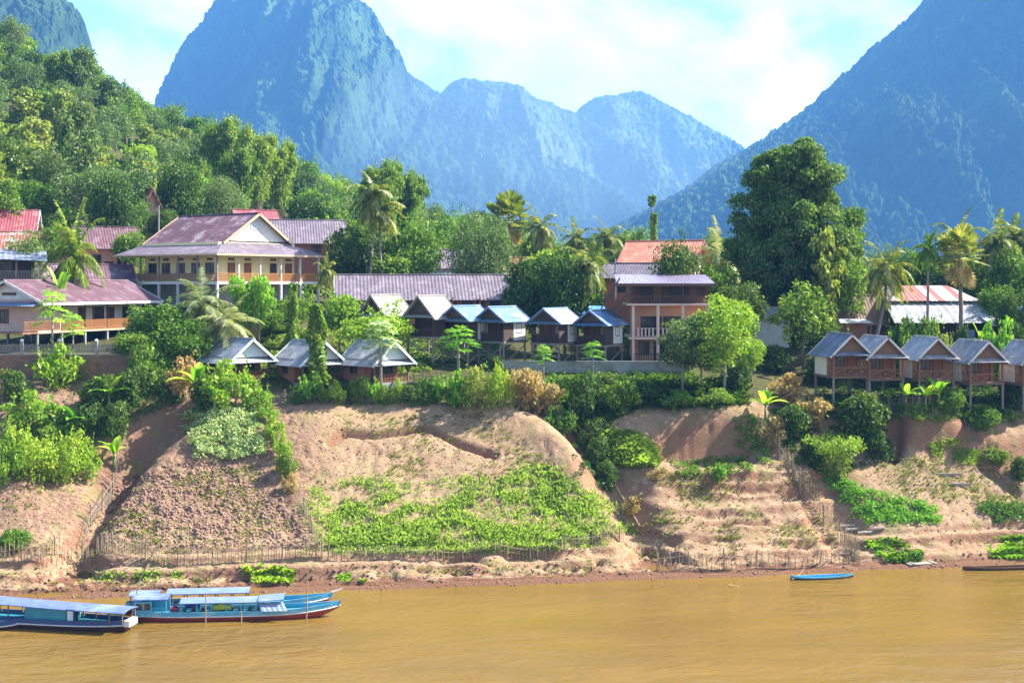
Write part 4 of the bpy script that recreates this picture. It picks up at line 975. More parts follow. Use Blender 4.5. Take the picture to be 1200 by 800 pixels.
v = simple_house('house', 'brown house with grey maroon roof beside the yellow palm', 128, 287, 170, 25, 7, 6.5, 4.2, 2.4, 'maroon', 'salmon', wins=((-1.6, 1.6, 1.1, 1.3), (1.6, 1.6, 1.1, 1.3)), doors=((0, 0.02, .9, 2.0),))
simple_house('shrine', 'small steep roofed brown shrine with ochre pillars among the hillside trees', 177, 243, 188, 40, 3.0, 3.6, 4.5, 2.6, 'rust', 'salmon', axis='y', wins=((0, 1.2, .8, 1.2),), cat='shrine', over=.6)
simple_house('house', 'house with maroon tiled roof and white gable behind the pink guesthouse', 100, 330, 155, 25, 10.5, 6.5, 2.6, 2.0, 'maroon_worn', 'white', wins=((-2, .8, 1, 1.2),), gm=M['white'], barge=M['trim_tan'], depth_below=3)
simple_house('house', 'small crimson roof showing behind the ridge of the yellow villa', 302, 258, 186, 20, 5, 5, 3, 1.5, 'red_roof', 'pinkwall', wins=((0, 1, 1, 1),), depth_below=3)
simple_house('house', 'house with dark grey tiled roof and brown brick walls right of the villa', 358, 281, 178, 12, 10, 7.5, 2.8, 2.8, 'tile_grey', 'brickwall', wins=((-2.4, .9, 1.1, 1.1), (1.4, .9, 1.1, 1.1)), depth_below=4)
v = simple_house('row_house', 'long orange row house with lavender grey corrugated roof behind the bungalows', 498, 346, 156, 8, 19.5, 7, 2.7, 2.4, 'tile_grey', 'orangewall', over=.8, per=.42, barge=M['trim_white'])
FR = face('front', 0, 0)
for k in range(6):
    x = -8.2 + k * 3.3; window(v, FR, x, .9, 1.15, 1.2, 'timber_brown'); door(v, FR, x + 1.5, .02, .9, 2.1)
for k in range(7): post(v, -9.6 + k * 3.2, -.7, -2, 2.5, .14, 'orangewall')
simple_house('house', 'house whose white ridge strip shows over the row house roof', 545, 338, 172, 8, 11, 6, 2.6, 2.2, 'tin', 'salmon', depth_below=3)
simple_house('house', 'small orange gabled house half hidden by the tall coconut palms', 462, 325, 170, -20, 3.4, 6, 3.4, 1.5, 'tile_grey', 'orangewall', axis='y', wins=((0, 1.2, .8, 1.0),))
simple_house('house', 'house with plain grey roof left of the dark bushy tree', 528, 311, 182, 10, 8, 7, 2.8, 2.2, 'tile_grey', 'orangewall', wins=((0, .9, 1.2, 1.1),), depth_below=4)
simple_house('house', 'house with rusty red brown roof right of the dark bushy tree', 598, 322, 176, 6, 6.5, 6, 2.8, 2.3, 'rust', 'brickwall', depth_below=4)
v = simple_house('hall', 'tall house with large orange red tiled roof and pink upper walls', 768, 309, 174, -22, 9.0, 9.5, 5.6, 3.1, 'orange_roof', 'salmon_pale', over=.9, barge=M['red_roof'], winm='timber_red')
FR = face('front', 0, 0)
for x in (-2.9, -1.5, 0, 1.4, 2.8): window(v, FR, x, 3.6, .8, 1.1, 'timber_red')
for x in (-4.3, -2.2, .7, 4.3): post(v, x, -.5, 0, 5.5, .2, 'salmon')
simple_house('house', 'low grey tiled house with orange wall below the orange red roof', 738, 322, 160, -20, 6.5, 5, 3.0, 1.4, 'tile_grey', 'orangewall', wins=((-1, 1, .9, 1.0),), depth_below=3)
v = simple_house('shed', 'pale walled shed in shade beneath the giant mango tree', 905, 368, 152, 5, 4, 3, 1.4, .7, 'tin', 'white', cat='shed')
simple_house('shed', 'brown roofed shed behind the leaning coconut palm', 1012, 374, 150, 5, 6.5, 5.5, 2.4, 2.6, 'timber_mid', 'timber_brown', cat='shed', barge=M['timber_dark'])
# dark timber pavilion at the left edge
c = P(18, 328, 142); v = thing('pavilion', 'dark timber pavilion with blue grey roof and balcony at the left edge', 'pavilion', c, R(20))
MB().box(-5, 2.6, 0, 5, -.2, 0).build('floor', M['timber_dark'], v); walls(v, -5, 1.6, 2.2, 5, 0, 2.7, 'timber_dark')
MB().plate((-5.4, -.8, 2.35), (3.2, -.8, 2.05), (-5.4, 5.4, 3.6), (3.2, 5.4, 3.2), 30, .02, .08).build('roof', M['slate_dark'], v)
railing(v, (-5, .05), (2.55, .05), 0, m='timber_grey'); railing(v, (2.55, .05), (2.55, 4.9), 0, m='timber_grey')
for x in (-2.4, .1, 2.5): post(v, x, .1, 0, 2.3, .18, 'timber_grey'); post(v, x, .3, -5.5, -.2, .2, 'timber_dark', 'stilt')
post(v, -5, .1, 0, 2.4, .18, 'timber_grey')
window(v, face('front', 0, 2.2), -1, .8, 1.2, 1.2, 'timber_mid')

# ------------------------------------------------------------------ big salmon guesthouse
c = P(742, 425, 140); c.z = 15.6
v = thing('guesthouse', 'three storey salmon guesthouse with dark timber top floor and lavender roof', 'guesthouse', c, R(-2))
z1, z2, zt = 2.55, 6.1, 8.2
walls(v, .05, 7.9, 1.7, 8, 0, z1, 'salmon', 'ground_floor_wall'); walls(v, .07, 7.88, 1.6, 8.05, z1 + .01, z2 - .2, 'salmon', 'middle_floor_wall')
walls(v, .0, 7.95, .9, 8.1, z2 + .004, zt, 'timber_brown', 'top_floor_wall')
MB().box(-.5, 8.1, -.2, 8.2, z1 - .2, z1).build('balcony_slab', M['salmon_pale'], v)
MB().box(-.7, 8.2, -.35, 8.2, z2 - .2, z2).build('top_slab', M['salmon_pale'], v)
for x in (0, 2.6, 5.2, 7.8):
    post(v, x, 0, 0, z1 - .2, .3, 'salmon_pale', 'column'); post(v, x, 0, z1, z2 - .2, .3, 'salmon_pale', 'column')
    post(v, x, 0, z2, zt + .1, .16, 'timber_brown')
for i in range(3): railing(v, (.15 + 2.6 * i, 0), (2.45 + 2.6 * i, 0), z1, .95, 'salmon_pale', .34, bw=.16)
railing(v, (-.5, -.2), (8.0, -.2), z2, .8, 'timber_brown', .2, bw=.08); railing(v, (0.1, -.3), (7.7, -.3), 0, .85, 'timber_dark', .25)
G1, G2, G3 = face('front', 0, 1.7), face('front', 0, 1.6), face('front', 0, .9)
window(v, G1, 1.25, .7, 1.0, 1.3, 'timber_dark'); door(v, G1, 3.0, .02, 1.3, 2.0, 'void', 'timber_dark'); window(v, G1, 6.2, .7, 1.0, 1.3, 'timber_dark')
window(v, G2, 2.0, z1 + .1, 2.1, 2.0, 'timber_dark', bars=3); window(v, G2, 4.4, z1 + .1, 2.1, 2.0, 'timber_dark', bars=2); window(v, G2, 6.7, z1 + .1, 1.6, 2.0, 'timber_dark', bars=1)
for x, w in ((1.3, .9), (4.9, 2.0), (7.2, .8)): window(v, G3, x, z2 + .75, w, 1.15, 'timber_dark', 'void')
door(v, G3, 2.6, z2 + .02, .9, 2.0, 'timber_mid', 'timber_dark')
MB().plate((-1.7, -1.3, zt - .05), (8.5, -1.3, zt - .05), (-1.7, 8.6, zt + 1.0), (8.5, 8.6, zt + 1.0), 60, .02, .07).build('roof', M['lav_roof'], v)
MB().box(-1.7, 8.5, -1.42, -1.34, zt - .28, zt + .02).build('fascia', M['timber_brown'], v)
st = MB()
for k in range(11): st.box(-3.0 + k * .21, -2.72 + k * .21, -.2, 1.0, z1 + .9 + k * .24, z1 + .95 + k * .24)
for y in (-.22, .98): st.beam((-3.1, y, z1 + .75), (-.6, y, z2 - .1), .07, .2); st.beam((-3.1, y, z1 + 1.75), (-.6, y, z2 + .95), .06, .06)
for k in range(8):
    t = k / 7; st.beam((-3.1 + 2.5 * t, -.22, z1 + .75 + 2.7 * t), (-3.1 + 2.5 * t, -.22, z1 + 1.75 + 2.75 * t), .04, .04)
stair = st.build('staircase', M['timber_brown'], v)
MB().plate((-3.4, -.6, z1 + 3.0), (-3.4, 1.4, z1 + 3.0), (-1.4, -.6, zt + .6), (-1.4, 1.4, zt + .6), 10, .02, .05).build('stair_roof', M['timber_dark'], stair)
st = MB()
for k in range(8): st.box(-2.9 + k * .23, -2.6 + k * .23, -.1, .9, z1 + .75 - k * .26, z1 + .8 - k * .26)
for y in (-.12, .9): st.beam((-3, y, z1 + .8), (-1.0, y, z1 - 1.4), .07, .2)
st.build('lower_stair', M['rail_orange'], v)
MB().box(-3.3, -2.6, -.25, 1.1, z1 + .75, z1 + .85).build('stair_landing', M['timber_brown'], v)
for y in (-.2, 1.0): post(v, -3.1, y, -.5, z1 + 3.0, .14, 'timber_brown')

# ------------------------------------------------------------------ stilted bungalows in the middle
def stilt_bungalow(label, roofm, rise, group, dark='timber_dark'):
    v = thing('stilt_bungalow', label, 'bungalow', (0, 0, 0), 0, group)
    W, Dp = 3.3, 4.0
    MB().box(-W / 2 - .15, W / 2 + .15, -.1, Dp, -.18, 0).build('floor', M['timber_grey'], v)
    walls(v, -W / 2, W / 2, 1.3, Dp - .1, 0, 2.45, 'timber_brown'); MB().box(W / 2 - .02, W / 2 + .05, .1, 1.4, 0, 2.3).build('side_screen', M[dark], v)
    gable(v, W, -.5, Dp + .35, 2.4, rise, .55, roofm, per=.26, amp=.02, barge=M['timber_grey'] if rise > 1.3 else M['canopy_blue'], gm=M['timber_dark'], gy=(0, Dp - .2), bw=.1)
    MB().plate((-W / 2 - .5, -.62, 2.02), (W / 2 + .5, -.62, 2.02), (-W / 2 - .3, .05, 2.3), (W / 2 + .3, .05, 2.3), 16, .02, .04).build('pent_roof', roofm, v)
    FR = face('front', 0, 1.3); door(v, FR, -.7, .02, .8, 1.95, 'timber_brown', 'timber_dark'); window(v, FR, .8, .9, .9, .9, 'timber_dark')
    window(v, face('right', W / 2, 2.6), 0, .9, .8, .9, 'timber_dark')
    for x in (-W / 2, W / 2): post(v, x, 0, 0, 2.4, .12, 'timber_dark')
    railing(v, (-W / 2, -.02), (W / 2, -.02), 0, .85, dark, .12); railing(v, (-W / 2, 0), (-W / 2, 1.25), 0, .85, dark, .12)
    for x in (-W / 2, W / 2):
        for y in (0, Dp - .3): post(v, x, y, -2.7, -.18, .15, 'timber_grey', 'stilt')
    br = MB(); br.beam((-W / 2, 0, -2.3), (W / 2, 0, -.5), .07, .09); br.beam((-W / 2, .09, -.6), (W / 2, .09, -2.2), .07, .09); br.beam((W / 2, 0, -2.3), (W / 2, Dp - .3, -.5), .07, .09)
    br.beam((-W / 2, .18, -1.4), (W / 2, .18, -1.4), .07, .09)
    br.build('bracing', M['timber_grey'], v)
    return v
sb_t = stilt_bungalow('stilt bungalow with grey thatched gable, left one of the thatched pair', M['thatch'], 1.8, 'thatched stilt bungalows')
sb_b = stilt_bungalow('stilt bungalow with blue metal roof next to the right thatched bungalow', M['blue_roof'], 1.15, 'blue roofed stilt bungalows')
MB(face('right', 1.65, 2.6)).box(-.9, 1.1, -.05, -.02, .1, 2.2).build('white_sheet', M['white'], sb_b)
a = R(-35)
def sb_loc(px, py, d, zr): 
    q = P(px, py, d); q.z -= zr
    return Vector((q.x + .5 * -math.sin(a) * 1, q.y + .5 * math.cos(a), q.z))
sb_t.location = sb_loc(434, 346, 138, 4.2); sb_t.rotation_euler.z = a
dup(sb_t, sb_loc(489, 347, 138, 4.2), a + .04, 'stilt bungalow with grey thatched gable, right one of the thatched pair')
sb_b.location = sb_loc(530, 359, 138, 3.55); sb_b.rotation_euler.z = a
dup(sb_b, sb_loc(572, 360, 138, 3.55), a - .03, 'blue roofed stilt bungalow with pale side wall, second in the blue row')
dup(sb_b, sb_loc(636, 362, 137.5, 3.55), a + .02, 'pale blue roofed stilt bungalow with cross braced stilts, third in the blue row', roofs={'roof': M['blue_pale']})
dup(sb_b, sb_loc(690, 364, 137.5, 3.55), a + .05, 'deeper blue roofed stilt bungalow beside the salmon guesthouse', roofs={'roof': M['blue_deep'], 'pent_roof': M['blue_deep']})
t = thing('tarpaulin', 'bright blue tarpaulin canopy behind the last blue roofed bungalow', 'tarpaulin', P(692, 368, 150), R(5))
MB().plate((-1.6, -1.2, 0), (1.8, -1.2, 0), (-1.6, 1.6, .9), (1.8, 1.6, .9), 2, .03, .02).build('sheet', M['blue_sheet'], t)
for x in (-1.5, 1.7): post(t, x, -1.1, -4, 0, .08, 'timber_grey', 'pole'); post(t, x, 1.5, -4, .8, .08, 'timber_grey', 'pole')

# ------------------------------------------------------------------ brick bungalows on the left
def brick_bungalow(label):
    v = thing('brick_bungalow', label, 'bungalow', (0, 0, 0), 0, 'brick bungalows above the bare slope')
    W, Dp = 4.4, 4.8
    walls(v, -W / 2, W / 2, 1.5, Dp, -1.0, 2.3, 'brickwall'); MB().box(-W / 2 - .1, W / 2 + .1, -.1, 1.5, -.9, 0).build('porch_floor', M['concrete'], v)
    gable(v, W, -.55, Dp + .35, 2.25, 1.75, .75, M['slate_blue'], per=.35, amp=.015, barge=M['white_blue'], gm=M['white_blue'], gy=(0, Dp - .1), bw=.16)
    MB().plate((-W / 2 - .65, -.7, 1.72), (W / 2 + .65, -.7, 1.72), (-W / 2 - .3, .02, 2.12), (W / 2 + .3, .02, 2.12), 24, .02, .05).build('pent_roof', M['slate_blue'], v)
    for x in (-W / 2, W / 2): post(v, x, 0, 0, 2.2, .16, 'timber_mid')
    FR = face('front', 0, 1.5); window(v, FR, .9, .8, 1.0, 1.1, 'timber_dark'); door(v, FR, -.8, .02, .85, 2.0, 'timber_brown')
    window(v, face('left', -W / 2, 3.1), 0, .9, .9, .9, 'timber_dark')
    railing(v, (-W / 2, -.02), (W / 2, -.02), 0, .8, 'timber_red', .2)
    return v
bb = brick_bungalow('brick bungalow with blue grey roof, left of the vine column')
a = R(45)
def bl(px, py, d, zr, a, oe):
    q = P(px, py, d); return Vector((q.x - oe * math.sin(a), q.y + oe * math.cos(a), q.z - zr))
bb.location = bl(297, 396, 129.5, 4.1, a, .55); bb.rotation_euler.z = a
dup(bb, bl(381, 399, 130, 4.1, a, .55), a - .05, 'brick bungalow with grey roof half hidden behind the leafy vine column', roofs={'roof': M['slate'], 'pent_roof': M['slate']})
dup(bb, bl(463, 399, 130, 4.1, a, .55), a + .04, 'brick bungalow with grey roof right behind the papaya tree', roofs={'roof': M['slate']})

# ------------------------------------------------------------------ timber bungalows on the right
def timber_bungalow(label, roofm):
    v = thing('timber_bungalow', label, 'bungalow', (0, 0, 0), 0, 'timber bungalows on the right bank')
    W, Dp = 3.5, 4.4
    MB().box(-W / 2 - .15, W / 2 + .15, -.12, Dp, -.2, 0).build('floor', M['timber_mid'], v)
    walls(v, -W / 2, W / 2, 1.4, Dp - .1, 0, 2.4, 'timber'); MB().box(-W / 2 - .06, -W / 2 - .005, 1.5, Dp - .2, 0.02, 2.2).build('side_panel', M['white'], v)
    gable(v, W, -.45, Dp + .35, 2.35, 1.65, .55, roofm, per=.4, amp=.012, barge=M['trim_white'], gm=M['timber_mid'], gy=(0, Dp - .2), bw=.12)
    MB().plate((-W / 2 - .45, -.6, 2.02), (W / 2 + .45, -.6, 2.02), (-W / 2 - .2, .04, 2.36), (W / 2 + .2, .04, 2.36), 14, .015, .05).build('pent_roof', roofm, v)
    for x in (-W / 2, W / 2): post(v, x, 0, 0, 2.3, .15, 'timber_red')
    FR = face('front', 0, 1.4); door(v, FR, .8, .02, .85, 1.95, 'timber_red', 'timber_brown'); window(v, FR, -.6, .8, 1.2, 1.1, 'timber_brown', bars=2)
    railing(v, (-W / 2, -.02), (W / 2, -.02), 0, .85, 'timber', style='x'); railing(v, (-W / 2, 0), (-W / 2, 1.35), 0, .85, 'timber', style='x')
    for x in (-W / 2, W / 2):
        for y in (0, Dp - .3): post(v, x, y, -2.6, -.2, .17, 'timber_grey', 'stilt')
    return v
a = R(11)
tb = timber_bungalow('timber bungalow with dark tiled roof, nearest the mango tree', M['slate_dark'])
tb.location = bl(999, 391, 128, 4.1, a, .45); tb.rotation_euler.z = a
tb2 = timber_bungalow('timber bungalow with pale grey roof beside the dark roofed one', M['slate'])
tb2.location = bl(1041, 394, 128.5, 4.1, a, .45); tb2.rotation_euler.z = a
dup(tb2, bl(1100, 395, 128.5, 4.1, a, .45), a - .04, 'timber bungalow with grey roof directly below the fan palm', roofs={'roof': M['slate_blue']})
dup(tb2, bl(1159, 399, 128.5, 4.1, a, .45), a + .05, 'timber bungalow with grey roof, second from the right edge', roofs={'roof': M['slate_old']})
dup(tb2, bl(1222, 400, 128.5, 4.1, a, .45), a, 'timber bungalow cut off by the right edge of the view')

# ------------------------------------------------------------------ market shed and lean-tos on the right
c = P(1100, 398, 148); v = thing('market_shed', 'large open shed with rusty striped upper roof and grey slate lower roof', 'shed', c, R(3))
zl, zm, zt = 1.9, 4.3, 6.0
MB().plate((-5.3, -1, zl), (6.1, -1, zl), (-5.2, 2.6, zm - .25), (5.6, 2.6, zm - .25), 24, .02, .07).build('lower_roof', M['slate'], v)
MB().plate((-5.4, 2.3, zm), (5.8, 2.3, zm), (-4.0, 7.5, zt), (3.9, 7.5, zt), 40, .025, .06).build('upper_roof', M['rusty_sheets'], v)
MB().plate((-5.4, 12.7, zm), (5.8, 12.7, zm), (-4.0, 7.52, zt), (3.9, 7.52, zt), 40, .025, .06).build('rear_roof', M['rust'], v)
walls(v, -5, 5.4, 1.2, 12, -2.5, 2.4, 'timber_dark')
for x in (-5, -1.6, 1.8, 5.4): post(v, x, -.6, -2.5, zl + .1, .18, 'timber_brown')
v = thing('lean_to', 'low lean-to with white and rusty tin roof right of the market shed', 'lean-to', P(1172, 398, 147), R(3))
MB().plate((-1.3, -1, 1.6), (2.5, -1, 1.5), (-2.2, 3.2, 3.4), (.5, 3.2, 3.3), 14, .02, .05).build('roof', M['tin'], v)
walls(v, -1.2, 2.2, 0.4, 3, -2.5, 1.75, 'timber_dark')
for x in (-1.1, 2.3): post(v, x, -.8, -2.5, 1.55, .12, 'timber_brown')
v = thing('lean_to', 'blue sheeted shelter at the right edge behind the white lean-to', 'shelter', P(1195, 390, 151), R(0))
MB().plate((-2.0, -1, 1.9), (5, -1, 1.8), (-2.6, 3, 3.1), (5, 3, 3.1), 18, .02, .05).build('roof', M['blue_sheet'], v)
MB().box(-4.2, 5, 3.1, 3.3, 3.1, 3.5).build('rear_beam', M['timber_brown'], v)
walls(v, -1.8, 5, .6, 3, -2.5, 1.9, 'timber_dark')
v = thing('canopy', 'flat pale metal canopy over a red brown stall by the leaning palm', 'canopy', P(1002, 378, 140), R(4))
MB().plate((-1.8, -.8, 0), (1.7, -.8, 0), (-1.4, 1.2, .35), (1.5, 1.2, .35), 10, .015, .05).build('roof', M['tin'], v)
walls(v, -1.5, 1.4, .3, 1.2, -3, .1, 'timber_red')
for x in (-1.6, 1.5): post(v, x, -.6, -3, 0, .1, 'timber_mid')

# ------------------------------------------------------------------ walls and fences
v = thing('retaining_wall', 'old brick retaining wall below the pink guesthouse', 'wall', (0, 0, 0))
p0, p1 = P(-40, 440, 127.9), P(178, 440, 128.6)
MB().beam((p0.x, p0.y, 15.1), (p1.x, p1.y, 15.1), .5, 3.7).build('brickwork', M['brick_old'], v)
MB().beam((p0.x, p0.y, 17.0), (p1.x, p1.y, 17.0), .6, .1).build('coping', M['concrete'], v)
v = thing('picket_fence', 'pale picket fence with round topped posts on the brick wall', 'fence', (0, 0, 0))
mb = MB()
for k in range(0, 118):
    q = p0.lerp(p1, k / 118); mb.box(q.x - .045, q.x + .045, q.y - .02, q.y + .02, 17.16, 18.0)
for z in (17.3, 17.8): mb.beam((p0.x, p0.y, z), (p1.x, p1.y, z), .05, .06)
mb.build('pickets', M['timber_grey'], v)
for k in range(5):
    q = p0.lerp(p1, (k + .5) / 5); po = MB().box(q.x - .14, q.x + .14, q.y - .14, q.y + .14, 17.052, 18.25).build('post', M['concrete'], v)
    MB().tube([(q.x, q.y, 18.25), (q.x, q.y, 18.36), (q.x, q.y, 18.5)], [.17, .19, .05], 8).build('post_cap', M['trim_white'], po)
v = thing('low_wall', 'low grey concrete wall in front of the stilt bungalows', 'wall', (0, 0, 0))
q0, q1 = P(588, 436, 136), P(808, 436, 135.5)
MB().beam((q0.x, q0.y, 15.05), (q1.x, q1.y, 15.05), .3, 1.6).build('concrete', M['concrete'], v)
MB().beam((q0.x, q0.y, 15.88), (q1.x, q1.y, 15.88), .36, .06).build('coping', M['concrete'], v)

def stick_fence(name, label, pix, hgt, gap, rail=True, pm='stake', postgap=2.8, thin=.032, jitter=.35, cat='fence', lean=.06):
    w = hit([p[0] for p in pix], [p[1] for p in pix]); v = thing(name, label, cat, Vector(w[0]))
    o = Vector(w[0]); mb, rl = MB(), MB(); nxt = 0.0; s = 0.0; npost = 0
    rng = random.Random(len(label)); prevrail = None
    for A, B in zip(w[:-1], w[1:]):
        L = math.hypot(B[0] - A[0], B[1] - A[1]); n = max(1, int(L / gap))
        for k in range(n):
            t = (k + rng.uniform(-.3, .3)) / n; x = A[0] + (B[0] - A[0]) * t; y = A[1] + (B[1] - A[1]) * t; z = float(tz(x, y)); s += L / n
            hh = hgt * rng.uniform(1 - jitter, 1.0)
            b = Vector((x, y, z)) - o; tp = b + Vector((rng.gauss(0, lean), rng.gauss(0, lean), hh))
            if s >= nxt:
                nxt += postgap; npost += 1
                MB().tube([b - Vector((0, 0, .3)), b.lerp(tp, .5), tp + Vector((0, 0, .12))], .065, 5).build('post', M['stake'], v)
                pr = b + Vector((0, 0, hgt * .6))
                if prevrail is not None and rail:
                    rl.tube([prevrail, prevrail.lerp(pr, .5) - Vector((0, 0, .06)), pr], .028, 4); rl.tube([prevrail - Vector((0, 0, hgt * .35)), pr - Vector((0, 0, hgt * .35))], .018, 4)
                prevrail = pr
            else: mb.tube([b - Vector((0, 0, .15)), tp], [thin, thin * .7], 4)
    mb.build('pickets', M[pm], v)
    if rl.v: rl.build('rails', M['stake'], v)
    return v
stick_fence('stick_fence', 'low bamboo stick fence along the foot of the left slopes', [(-15, 662), (45, 660), (95, 663), (180, 661), (280, 658), (378, 656)], 1.75, .21)
stick_fence('stick_fence', 'short stick fence below the green maize field', [(385, 656), (470, 655), (560, 652), (650, 649), (757, 646)], 1.25, .24)
stick_fence('stick_fence', 'stick fence climbing the gully left of the ploughed slope', [(96, 655), (100, 632), (118, 600), (134, 570), (142, 545)], 1.9, .3, pm='timber_grey')
stick_fence('stick_fence', 'fence of bare sticks between ploughed slope and maize', [(378, 654), (368, 630), (356, 600), (346, 578)], 1.5, .3)
stick_fence('stick_fence', 'tall brown bamboo fence running diagonally down the right slope', [(888, 508), (910, 535), (935, 570), (960, 605), (985, 635), (1008, 662)], 2.3, .2, pm='bamboo', thin=.034)
stick_fence('stick_fence', 'leaning stick fence at the water edge below the layered mound', [(770, 668), (830, 668), (890, 666), (950, 664), (1005, 662)], 1.6, .25, pm='bamboo', thin=.03, lean=.14)
stick_fence('stick_fence', 'dark stick fence under the timber bungalows on the right', [(1030, 478), (1075, 481), (1130, 484)], 1.4, .14, pm='timber_grey')
stick_fence('stick_fence', 'brown paling fence along the hedge above the bare slope', [(300, 473), (360, 471), (430, 472), (505, 470), (560, 470)], 1.3, .16, pm='timber_grey')
stick_fence('stick_fence', 'old paling fence behind the hedge beside the right brick bungalow', [(485, 450), (520, 452), (560, 453)], 1.5, .2, pm='timber_grey')

# ------------------------------------------------------------------ boats
def boat(label, stern_px, bow_px, stern_py, bow_py, beam, lowm, upm, fore=1.0, shear=.5, free=.6, deckm='boat_teal', upturn=1.0):
    ds = H * F / (stern_py - HY); db = H * F / (bow_py - HY)
    A = Vector(((stern_px - 600) * ds / F, ds, 0)); B = Vector(((bow_px - 600) * db / F, db, 0))
    L = (B - A).length; yaw = math.atan2(B.y - A.y, B.x - A.x)
    v = thing('longboat', label, 'boat', (A + B) / 2, yaw)
    n = 36; sec = []
    for i in range(n + 1):
        t = -1 + 2 * i / n
        b = beam / 2 * (max(0.02, 1 - abs(t) ** 3.2) if t > 0 else max(.34, 1 - .66 * abs(t) ** 4))
        zg = free + upturn * shear * max(0, t) ** 3 + .12 * shear * abs(min(0, t)) ** 3
        zk = -.25 + (zg + .1) * max(0, (t - .62) / .38) ** 1.6 * .8
        sec.append((t * L / 2, b, zg, zk))
    def strip(fs):
        V, Q = [], []
        for s in sec: V += fs(s)
        k = len(fs(sec[0]))
        for i in range(n):
            for j in range(k - 1): Q.append((i * k + j, i * k + j + 1, (i + 1) * k + j + 1, (i + 1) * k + j))
        return V, Q
    zs = lambda zg, zk: max(zk + .06, zg - .36)
    mb = MB(); mb.add(*strip(lambda s: [(s[0], -s[1] * .97, zs(s[2], s[3])), (s[0], -s[1] * .82, s[3] + .12), (s[0], 0, s[3]), (s[0], s[1] * .82, s[3] + .12), (s[0], s[1] * .97, zs(s[2], s[3]))]))
    x, b, zg, zk = sec[0]; mb.add([(x, -b * .97, zs(zg, zk)), (x, -b * .82, zk + .12), (x, 0, zk), (x, b * .82, zk + .12), (x, b * .97, zs(zg, zk))], [(0, 1, 2, 3, 4)])
    mb.build('hull', M[lowm], v, True)
    mb = MB()
    for sg in (-1, 1): mb.add(*strip(lambda s: [(s[0], sg * (s[1] * .97 + .004), zs(s[2], s[3]) + .002), (s[0], sg * (s[1] + .02), s[2]), (s[0], sg * max(0, s[1] - .06), s[2] + .005), (s[0], sg * max(0, s[1] - .07), zs(s[2], s[3]))]))
    mb.add([(x, -b * .97, zs(zg, zk)), (x, b * .97, zs(zg, zk)), (x, b, zg), (x, -b, zg)], [(0, 1, 2, 3)])
    mb.build('gunwale_strake', M[upm], v)
    mb = MB()
    for sg in (-1, 1): mb.tube([(s[0], sg * (s[1] * .985 + .02), zs(s[2], s[3]) + .01) for s in sec], .045, 5)
    mb.build('rubbing_strip', M['trim_white'], v)
    mb = MB(); mb.add(*strip(lambda s: [(s[0], -s[1] * .93, s[2] - .3), (s[0], s[1] * .93, s[2] - .3)])); mb.build('deck', M[deckm], v)
    return v, L, sec
def canopy_roof(v, x0, x1, w, z, m, arch=.18, tilt=0.0, posts=4, zp=.4, pm='boat_blue', lab=None):
    mb = MB(); n = 8
    V, Q = [], []
    for dz in (0, -.06):
        for xx in (x0, x1):
            for i in range(n + 1):
                u = -1 + 2 * i / n; V.append((xx, u * w / 2, z + arch * (1 - u * u) + dz + (tilt if xx == x1 else 0)))
    k = n + 1
    for i in range(n):
        Q += [(i, i + 1, k + i + 1, k + i), (2 * k + i, 2 * k + i + 1, 3 * k + i + 1, 3 * k + i), (i, i + 1, 2 * k + i + 1, 2 * k + i), (k + i, k + i + 1, 3 * k + i + 1, 3 * k + i)]
    Q += [(0, k, 3 * k, 2 * k), (n, k + n, 3 * k + n, 2 * k + n)]
    mb.add(V, Q); c = mb.build('canopy', M[m], v, label=lab)
    for i in range(posts):
        t = (i + .15) / (posts - .7) if posts > 1 else .5
        xx = x0 + (x1 - x0) * min(1, t)
        for sg in (-1, 1): MB().box(xx - .035, xx + .035, sg * w * .44 - .035, sg * w * .44 + .035, zp, z + tilt * t + arch * .15).build('canopy_post', M[pm], v)
    return c
# near blue boat
v, L, sec = boat('long bright blue and red river boat with pale canopies, nearest of the moored pair', 157, 399, 726, 721, 2.0, 'boat_red', 'boat_blue', shear=.4, free=.7)
x = lambda px: -L / 2 + (px - 157) / 242 * L
canopy_roof(v, x(158), x(199), 1.75, 1.62, 'canopy_blue', posts=3, zp=.5)
w0 = MB(); w0.box(x(160), x(163), -.8, .8, .4, 1.58).box(x(163), x(181), -.84, -.78, .4, .85).box(x(163), x(197), .76, .82, .4, 1.2); w0.build('wheelhouse', M['boat_blue'], v)
window(v, face('front', 0, -.84), (x(163) + x(178)) / 2, .87, 1.0, .5, 'boat_blue')
canopy_roof(v, x(212), x(303), 1.7, 1.3, 'canopy_pale', posts=6, zp=.4)
canopy_roof(v, x(303), x(333), 1.9, 1.36, 'canopy_pale', tilt=.12, posts=2, zp=.4)
MB().plate((x(308), -1.35, .75), (x(338), -1.35, .75), (x(303), -.7, 1.22), (x(332), -.7, 1.28), 10, .015, .03).build('side_awning', M['canopy_pale'], v)
mb = MB()
for k in range(9): xx = x(215 + k * 11); mb.box(xx - .14, xx + .14, -.75, .75, .55, .62)
mb.build('benches', M['timber_mid'], v)
MB().tube([(x(205), -.3, .4), (x(205), -.3, .85), (x(207), -.3, 1.05)], [.35, .32, .1], 8).build('engine_cover', M['cargo_red'], v)
MB().tube([(L / 2 - .1, 0, sec[-1][2]), (L / 2 + .45, 0, sec[-1][2] + .18)], [.06, .03], 6).build('prow', M['drywood'], v)
tag(MB().tube([(0, 0, 0), (.6, .05, .1), (1.3, 0, .02)], [.22, .28, .18], 8).build('sack', M['cargo_yellow']), 'yellow green sack lying under the pale canopy of the blue boat', 'sack')
bpy.data.objects['sack'].location = v.matrix_basis @ Vector((x(250), -.45, .85))
